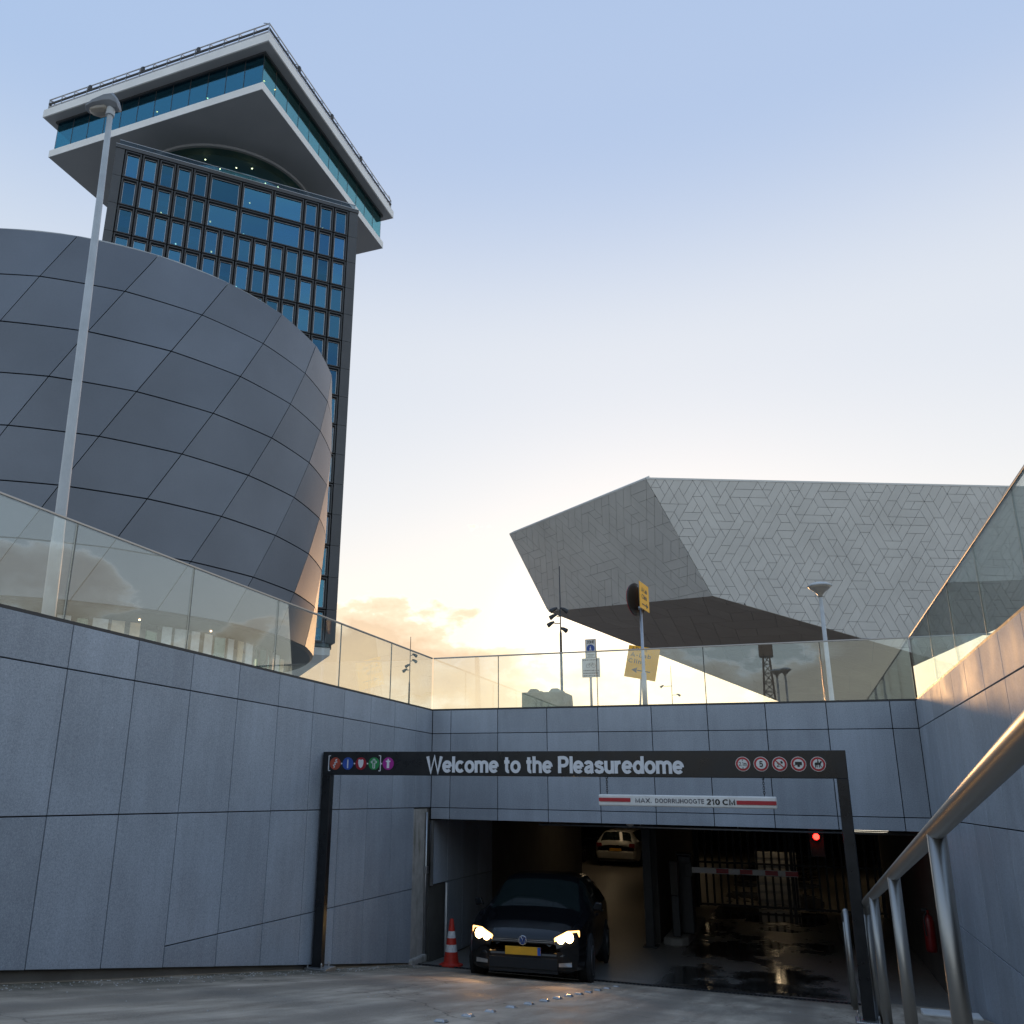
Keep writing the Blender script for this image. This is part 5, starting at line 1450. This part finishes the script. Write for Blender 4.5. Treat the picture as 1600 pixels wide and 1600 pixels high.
def strip_tiling(poly, ex_, ey_, o_, side, rnd_):
    """tile a planar polygon with strips of triangles (trapezoids and parallelograms)"""
    p2 = [((q - o_) @ ex_, (q - o_) @ ey_) for q in poly]
    xs = [a for a, b in p2]; ys2 = [b for a, b in p2]
    h3 = side * math.sqrt(3) / 2
    def L(i, j): return (i * side + j * side / 2, j * h3)
    tris = {}
    for j in range(int(math.floor(min(ys2) / h3)) - 1, int(math.ceil(max(ys2) / h3)) + 1):
        for i in range(int((min(xs)) / side - j / 2) - 2, int(max(xs) / side - j / 2) + 2):
            for k, vv in ((0, ((i, j), (i + 1, j), (i, j + 1))), (1, ((i + 1, j), (i + 1, j + 1), (i, j + 1)))):
                tris[(i, j, k)] = vv
    def nb(tk, kind):
        i, j, k = tk
        # neighbour across each edge direction
        if k == 0: return {0: (i, j - 1, 1), 1: (i, j, 1), 2: (i - 1, j, 1)}[kind]
        return {0: (i, j + 1, 0), 1: (i, j, 0), 2: (i + 1, j, 0)}[kind]
    def inside(pt):
        s0 = None
        for a in range(len(p2)):
            x1, y1 = p2[a]; x2, y2 = p2[(a + 1) % len(p2)]
            c = (x2 - x1) * (pt[1] - y1) - (y2 - y1) * (pt[0] - x1)
            if s0 is None: s0 = c > 0
            elif (c > 0) != s0: return False
        return True
    def clip(q):
        area = sum(p2[a][0] * p2[(a + 1) % len(p2)][1] - p2[(a + 1) % len(p2)][0] * p2[a][1] for a in range(len(p2)))
        pp = p2 if area > 0 else p2[::-1]
        for a in range(len(pp)):
            (x1, y1), (x2, y2) = pp[a], pp[(a + 1) % len(pp)]
            f_ = lambda s_: (x2 - x1) * (s_[1] - y1) - (y2 - y1) * (s_[0] - x1)
            out_ = []
            for b in range(len(q)):
                A_, B_ = q[b], q[(b + 1) % len(q)]
                fa, fb_ = f_(A_), f_(B_)
                if fa >= 0: out_.append(A_)
                if fa * fb_ < 0:
                    w_ = fa / (fa - fb_); out_.append((A_[0] + w_ * (B_[0] - A_[0]), A_[1] + w_ * (B_[1] - A_[1])))
            q = out_
            if len(q) < 3: return None
        return q
    free = set(tris)
    keys = sorted(free, key=lambda k: (-k[1], k[0] + k[1] / 2, k[2]))
    # loose order: rows from the top with jitter
    keys.sort(key=lambda k: k[1] * -1 + rnd_.uniform(0, 2.5))
    res = []
    for tk in keys:
        if tk not in free: continue
        best = [tk]
        for want in rnd_.sample([3, 4, 5, 3, 4, 2], 6):
            found = None
            pairs = [(0, 1), (1, 2), (0, 2)]
            rnd_.shuffle(pairs)
            for pr_ in pairs:
                for first in (0, 1):
                    chain = [tk]; cur = tk; q = first
                    while len(chain) < want:
                        cur = nb(cur, pr_[q]); q = 1 - q
                        if cur not in free: break
                        chain.append(cur)
                    if len(chain) == want: found = chain; break
                if found: break
            if found: best = found; break
        for x in best: free.discard(x)
        ed = {}
        for x in best:
            vv = tris[x]
            for a in range(3):
                p_, q_ = vv[a], vv[(a + 1) % 3]
                if (q_, p_) in ed: del ed[(q_, p_)]
                else: ed[(p_, q_)] = 1
        nxt = {a: b for a, b in ed}
        st_ = next(iter(nxt)); lp = [st_]; c = nxt[st_]
        while c != st_ and len(lp) < 40: lp.append(c); c = nxt[c]
        pts = [L(*a) for a in lp]
        cc = [pts[a] for a in range(len(pts)) if abs((pts[a][0] - pts[a - 1][0]) * (pts[(a + 1) % len(pts)][1] - pts[a][1]) - (pts[a][1] - pts[a - 1][1]) * (pts[(a + 1) % len(pts)][0] - pts[a][0])) > 1e-6]
        # inset
        g_ = .014; n_ = len(cc); ins = []
        ln = []
        for a in range(n_):
            (x1, y1), (x2, y2) = cc[a], cc[(a + 1) % n_]
            l = math.hypot(x2 - x1, y2 - y1); nx_, ny_ = -(y2 - y1) / l, (x2 - x1) / l
            ln.append((nx_, ny_, nx_ * (x1 + nx_ * g_) + ny_ * (y1 + ny_ * g_)))
        for a in range(n_):
            a1, b1, c1 = ln[a - 1]; a2, b2, c2 = ln[a]
            det = a1 * b2 - a2 * b1
            ins.append(((c1 * b2 - c2 * b1) / det, (a1 * c2 - a2 * c1) / det))
        q = clip(ins)
        if q is None: continue
        ar = abs(sum(q[a][0] * q[(a + 1) % len(q)][1] - q[(a + 1) % len(q)][0] * q[a][1] for a in range(len(q)))) / 2
        if ar < .02: continue
        res.append(([o_ + ex_ * a + ey_ * b for a, b in q], ar))
    return res
rr = random.Random(4)
# long side
lim = EB + e * 46
kq = (46 - (EC - EB) @ e) / (hdir @ e)
poly = [EB, EB + e * 46, EC + hdir * kq, EC]
no = np.cross(e, -dn); no = no / np.linalg.norm(no)
if no @ (-EB) < 0: no = -no
tiles = strip_tiling(poly, e, -dn, EB, .80, rr)
vis = []
for q, ar in tiles:
    c = sum(q) / len(q); x, y = pix(c)
    vis.append((ar if (1000 < x < 1600 and y < 1060) else 0, q))
vis.sort(key=lambda a: -a[0])
rest = MB()
for k, (ar, q) in enumerate(vis):
    if k < 300:
        MB().prism([a for a in q], no * .07).build('wall_panel', 'eye', mus)
    else:
        rest.prism([a for a in q], no * .07)
rs = rest.build('wall_panels_beyond', 'eye', mus); rs['kind'] = 'stuff'
# prow side, seen obliquely
e2 = (EB - EA) / np.linalg.norm(EB - EA)
nn = np.cross(e2, EC - EB); nn /= np.linalg.norm(nn)
if nn @ (-EA) < 0: nn = -nn
ey2 = np.cross(nn, e2); ey2 = ey2 if ey2[2] > 0 else -ey2
tiles = strip_tiling([EA, EB, EC, ED], e2, ey2, EA, .95, rr)
tiles.sort(key=lambda a: -a[1])
rest = MB()
for k, (q, ar) in enumerate(tiles):
    if k < 0: pass
    rest.prism(q, nn * .07)
rs = rest.build('prow_panels', 'eye', mus); rs['kind'] = 'stuff'
# underside
n3 = np.cross(EC - ED, EH2 - ED); n3 /= np.linalg.norm(n3)
if n3[2] > 0: n3 = -n3
e3 = (EC - ED) / np.linalg.norm(EC - ED); ey3 = np.cross(n3, e3)
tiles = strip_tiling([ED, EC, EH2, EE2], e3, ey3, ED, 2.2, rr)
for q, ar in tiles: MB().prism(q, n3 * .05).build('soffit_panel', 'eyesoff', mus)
m = MB()
m.prism([EB + no * .1, EB + e * 62 + no * .1, EB + e * 62 + no * .1 + np.array((0, 0, .16)), EB + no * .1 + np.array((0, 0, .16))], -no * .6)
m.build('roof_edge', 'eye', mus)
m = MB(); m.prism([EA + nn * .1, EB + nn * .1, EB + nn * .1 + np.array((0, 0, .16)), EA + nn * .1 + np.array((0, 0, .16))], -nn * .6)
m.build('roof_edge', 'eye', mus)

# ================================================================== BEHIND THE CAMERA (mirrored in the glass railing)
def mirror(px, py, d):
    q = P_(px, py, 15.05 + d)
    return np.array((q[0], 15.05 - d, q[2]))
b = mirror(1193, 1092, 95); tp = mirror(1197, 1024, 95)
t = thing('lattice_mast', 'dark lattice crane mast mirrored in the centre glass railing', 'crane', (tp[0], tp[1], ZST))
m = MB(); H_ = tp[2] - ZST
w0, w1 = 2.2, .7
def cn(f, k):
    w_ = w0 + (w1 - w0) * f; sx, sy = ((-1, -1), (1, -1), (1, 1), (-1, 1))[k]
    return np.array((tp[0] + sx * w_ / 2, tp[1] + sy * w_ / 2, ZST + f * H_))
NB = 14
for k in range(4):
    MB().tube([cn(0, k), cn(1, k)], .11, 6).build('leg', 'darksteel', t)
for i in range(NB):
    for k in range(4):
        m.tube([cn(i / NB, k), cn((i + 1) / NB, (k + 1) % 4)], .06, 5); m.tube([cn(i / NB, k), cn(i / NB, (k + 1) % 4)], .05, 5)
m.build('bracing', 'darksteel', t)
MB().box(tp[0] - .8, tp[0] + .8, tp[1] - .8, tp[1] + .8, tp[2] - .2, tp[2] + 1.6).build('cab', 'darksteel', t, bevel=.05)
for k, (x, y, d) in enumerate(((1214, 1057, 30), (1227, 1055, 30))):
    tp = mirror(x, y, d)
    post_top('dark lamp post mirrored in the centre glass railing, %s of the two beside the crane' % ('left' if k == 0 else 'right'), (tp[0], tp[1], ZST), tp[2] - ZST)

# ================================================================== LITTER AND GRIT
rr = random.Random(31)
m = MB()
for k in range(700):
    v = rr.uniform(5.2, 14.3)
    u = UL + .02 + abs(rr.gauss(0, .22)) if rr.random() < .8 else rr.uniform(UL + .1, .3)
    r_ = rr.uniform(.004, .011) * (1.6 if rr.random() < .06 else 1)
    a = rr.uniform(0, 6.28)
    z = ramp_z(v) + .001
    c_, s_ = math.cos(a) * r_, math.sin(a) * r_
    m.add([(u + c_, v + s_, z), (u - s_, v + c_, z), (u - c_ * 1.4, v - s_ * 1.4, z), (u + s_, v - c_, z), (u + c_ * .2, v, z + r_ * .9)], [(0, 1, 4), (1, 2, 4), (2, 3, 4), (3, 0, 4)])
g = m.build('grit', 'stain')
g['kind'] = 'stuff'; g['label'] = 'scattered grit and leaf crumbs on the ramp along the wall foot'; g['category'] = 'grit'
